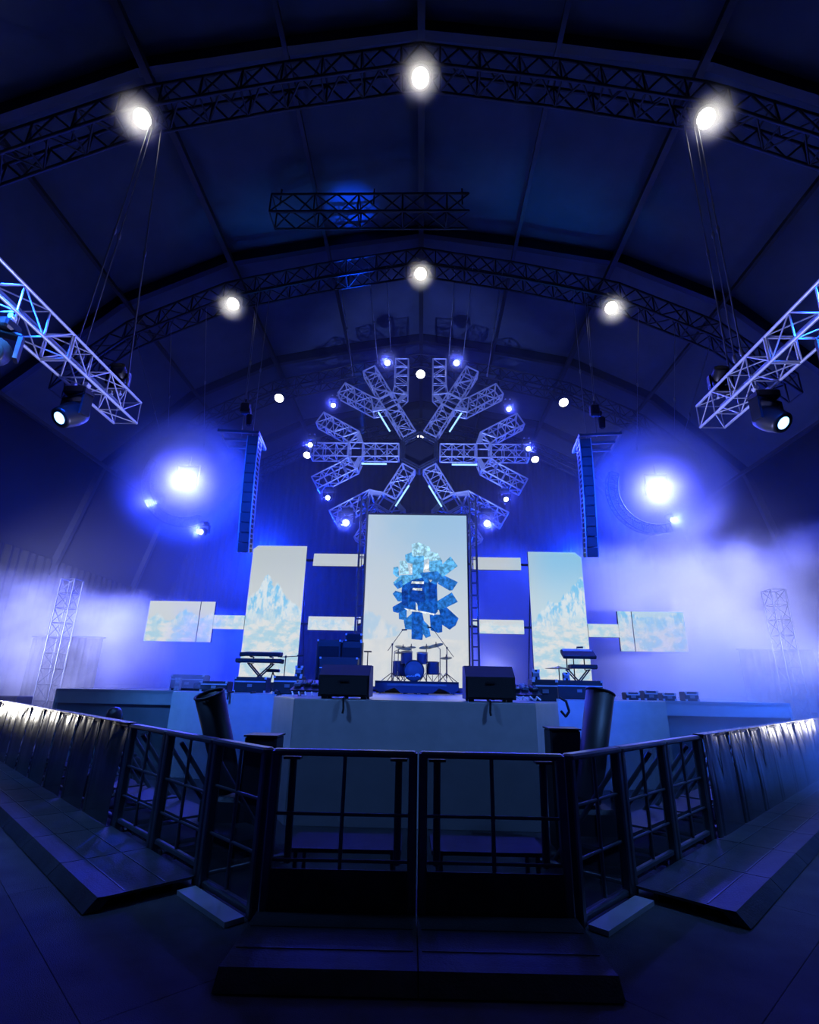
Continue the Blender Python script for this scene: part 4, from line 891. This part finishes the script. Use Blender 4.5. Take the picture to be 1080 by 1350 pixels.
# wing towers, half drowned in haze
for s, sd in ((-1, 'left'), (1, 'right')):
    t = thing('delay_tower', 'hazy truss tower with hanging drape beyond the %s wing' % sd, 'tower', (CX+s*12.6, 18.6, 0), group='side towers')
    ch = straight((0, 0, 0), (0, 0, 5.2), .5, .5, 10, V((1, 0, 0)))
    for c in ch: bar('chord', c[0], c[-1], .03, 'steel', t)
    l = MB()
    for a, b in lines_truss(ch, 1): l.tube(a, b, .015, 5, cap=False)
    tag(l.obj('lacing', 'steel', t), None, None, kind='stuff')
    p = pleat(10, 2.6, 3.2, .06).obj('drape', 'drape', t, (-1.3 if s < 0 else -1.3, .5, 0)); MB().tube((-1.35, .5, 3.2), (1.35, .5, 3.2), .03).obj('drape_pole', 'steel', t)
    t = thing('sub_speaker', 'dark stacked bass loudspeaker beyond the %s wing' % sd, 'loudspeaker', (CX+s*12.4, 16.6, 0), group='wing bass speakers')
    for i in range(2): MB().bev((0, 0, .31+i*.62), (1.1, .7, .6), .02).obj('cabinet', 'black', t); MB().box((0, -.36, .31+i*.62), (1.02, .012, .52)).obj('grille', 'grille', t)
# ================================================================ HAZE, LENS GLOW AND FOG
def vol(name, loc, size, dens, aniso, build=None, label=None, color=(1, 1, 1), step=1.0):
    m, nt = nodes(name+'_volume'); v = nt.nodes.new('ShaderNodeVolumeScatter'); v.inputs['Color'].default_value = (*color, 1); v.inputs['Anisotropy'].default_value = aniso; v.inputs['Density'].default_value = dens
    if build: nt.links.new(build(nt), v.inputs['Density'])
    o = nt.nodes.new('ShaderNodeOutputMaterial'); nt.links.new(v.outputs[0], o.inputs['Volume'])
    b = MB().box((0, 0, 0), size).obj(name, m, None, loc); tag(b, label, 'haze' if 'haze' in name else 'fog', None, 'stuff')
    try: b.cycles.volume_step_rate = step
    except Exception: pass
    return b
vol('haze', (CX, 23.8, 7.6), (32, 18.6, 12), .009, .3, None, 'thin even haze filling the whole tent')
def lens_bloom(d, k, r):  # density of a haze ball added round a lamp to imitate lens glow
    def f(nt):
        tc = nt.nodes.new('ShaderNodeTexCoord'); ln = nt.nodes.new('ShaderNodeVectorMath'); ln.operation = 'LENGTH'; nt.links.new(tc.outputs['Object'], ln.inputs[0]); x = ln.outputs['Value']
        return math_(nt, 'MULTIPLY', math_(nt, 'MULTIPLY', math_(nt, 'MULTIPLY', math_(nt, 'EXPONENT', math_(nt, 'MULTIPLY', math_(nt, 'POWER', math_(nt, 'DIVIDE', x, k), 2.2), -1.)), math_(nt, 'POWER', x, 2.)), smooth(nt, x, r*.5, r, 1., 0.)), d)
    return f
for i, (x, z, lb) in enumerate(SL): vol('haze', (CX+x, 17.95, SN.z+z-.03), (1.5, 1.5, 1.5), .3, .2, lens_bloom(26., .27 if i in (0, 1, 8, 9) else .21, .75), 'small added haze ball imitating lens glow round the lamp '+lb, step=.8)
WL = [((CX+sx, y-.3, z-.25), nm) for y, r_ in ((FR[2], 'first'), (FR[3], 'second')) for sx, z, nm in ((-6.95, 15.2, 'left light of the %s truss' % r_), (0, 16.6, 'ridge light of the %s truss' % r_), (6.95, 15.05, 'right light of the %s truss' % r_))]
for p, lb in WL: vol('haze', p, (2, 2, 2), .3, .2, lens_bloom(55., .3, 1.), 'faint added haze ball imitating lens glare round the white '+lb, step=.8)
for p, lb in (((-8.75, 15.85, 7.43), 'left of the left curved truss'), ((-7.12, 15.85, 6.43), 'below the left curved truss'), ((7.93, 15.85, 6.95), 'below the right curved truss')): vol('haze', p, (1.5, 1.5, 1.5), .3, .2, lens_bloom(24., .24, .75), 'small added haze ball imitating lens glow round the lamp '+lb, step=.8)
for p, sd in zip(BIG, ('left', 'right')):
    vol('haze', V(p), (5.6, 5.6, 5.6), .3, .3, lens_bloom(2.5, 1.15, 2.8), 'added ball of dense haze imitating lens flare around the %s big beam spot' % sd, step=.6)
def cloud(d, sc, zt, soft, thr, cx, cw, slope=0, amp=3.):
    def f(nt):
        geo = nt.nodes.new('ShaderNodeNewGeometry'); p = geo.outputs['Position']; sp = nt.nodes.new('ShaderNodeSeparateXYZ'); nt.links.new(p, sp.inputs[0])
        n = noise(nt, p, sc, 5); n2 = noise(nt, p, sc*.35, 2); dx = math_(nt, 'SUBTRACT', sp.outputs[0], cx)
        h = math_(nt, 'ADD', sp.outputs[2], math_(nt, 'MULTIPLY', math_(nt, 'SUBTRACT', n2, .5), -amp*1.6))
        h = math_(nt, 'SUBTRACT', h, math_(nt, 'MULTIPLY', dx, slope))
        top = smooth(nt, math_(nt, 'ADD', h, math_(nt, 'MULTIPLY', math_(nt, 'SUBTRACT', n, .5), -amp)), zt-soft, zt+soft, 1., 0.)
        k = math_(nt, 'MULTIPLY', top, smooth(nt, n, thr-.1, thr+.17, .16, 1.))
        xf = smooth(nt, math_(nt, 'ABSOLUTE', dx), cw*.6, cw, 1., 0.)
        return math_(nt, 'MULTIPLY', math_(nt, 'MULTIPLY', k, xf), d)
    return f
vol('fog_cloud', (-10.9, 21.2, 4.9), (10.6, 6.4, 9.6), .2, .1, cloud(.55, .5, 5.1, 1.0, .45, -15, 11, -.2, 2.3), 'pale lavender fog bank rolling in behind the left screens', step=.6)
vol('fog_cloud', (8.9, 21.2, 5.2), (14.4, 6.4, 10.2), .2, .1, cloud(.6, .45, 6.8, 1.0, .40, 12, 13.5, .06, 2.4), 'bright lavender fog bank behind the right screens', step=.6)
vol('fog_cloud', (10.2, 11.8, 2.1), (11.6, 8.0, 4.0), .05, .1, cloud(.16, .5, 2.4, 1.2, .40, 11, 7.6), 'thin blue fog drifting over the right barricade', step=.8)
vol('fog_cloud', (-10.2, 13.2, 2.1), (11.6, 6.4, 4.0), .05, .1, cloud(.022, .5, 2.4, 1.2, .42, -11, 7), 'thin blue fog over the left wing', step=.8)
vol('fog_cloud', (-5.25, 12.4, 2.55), (1.8, 1.4, 1.9), .3, .1, cloud(.65, 2.2, 2.9, .9, .45, -5.25, .62, 0, 1.), 'small pale plume rising from the fog machine', step=.7)
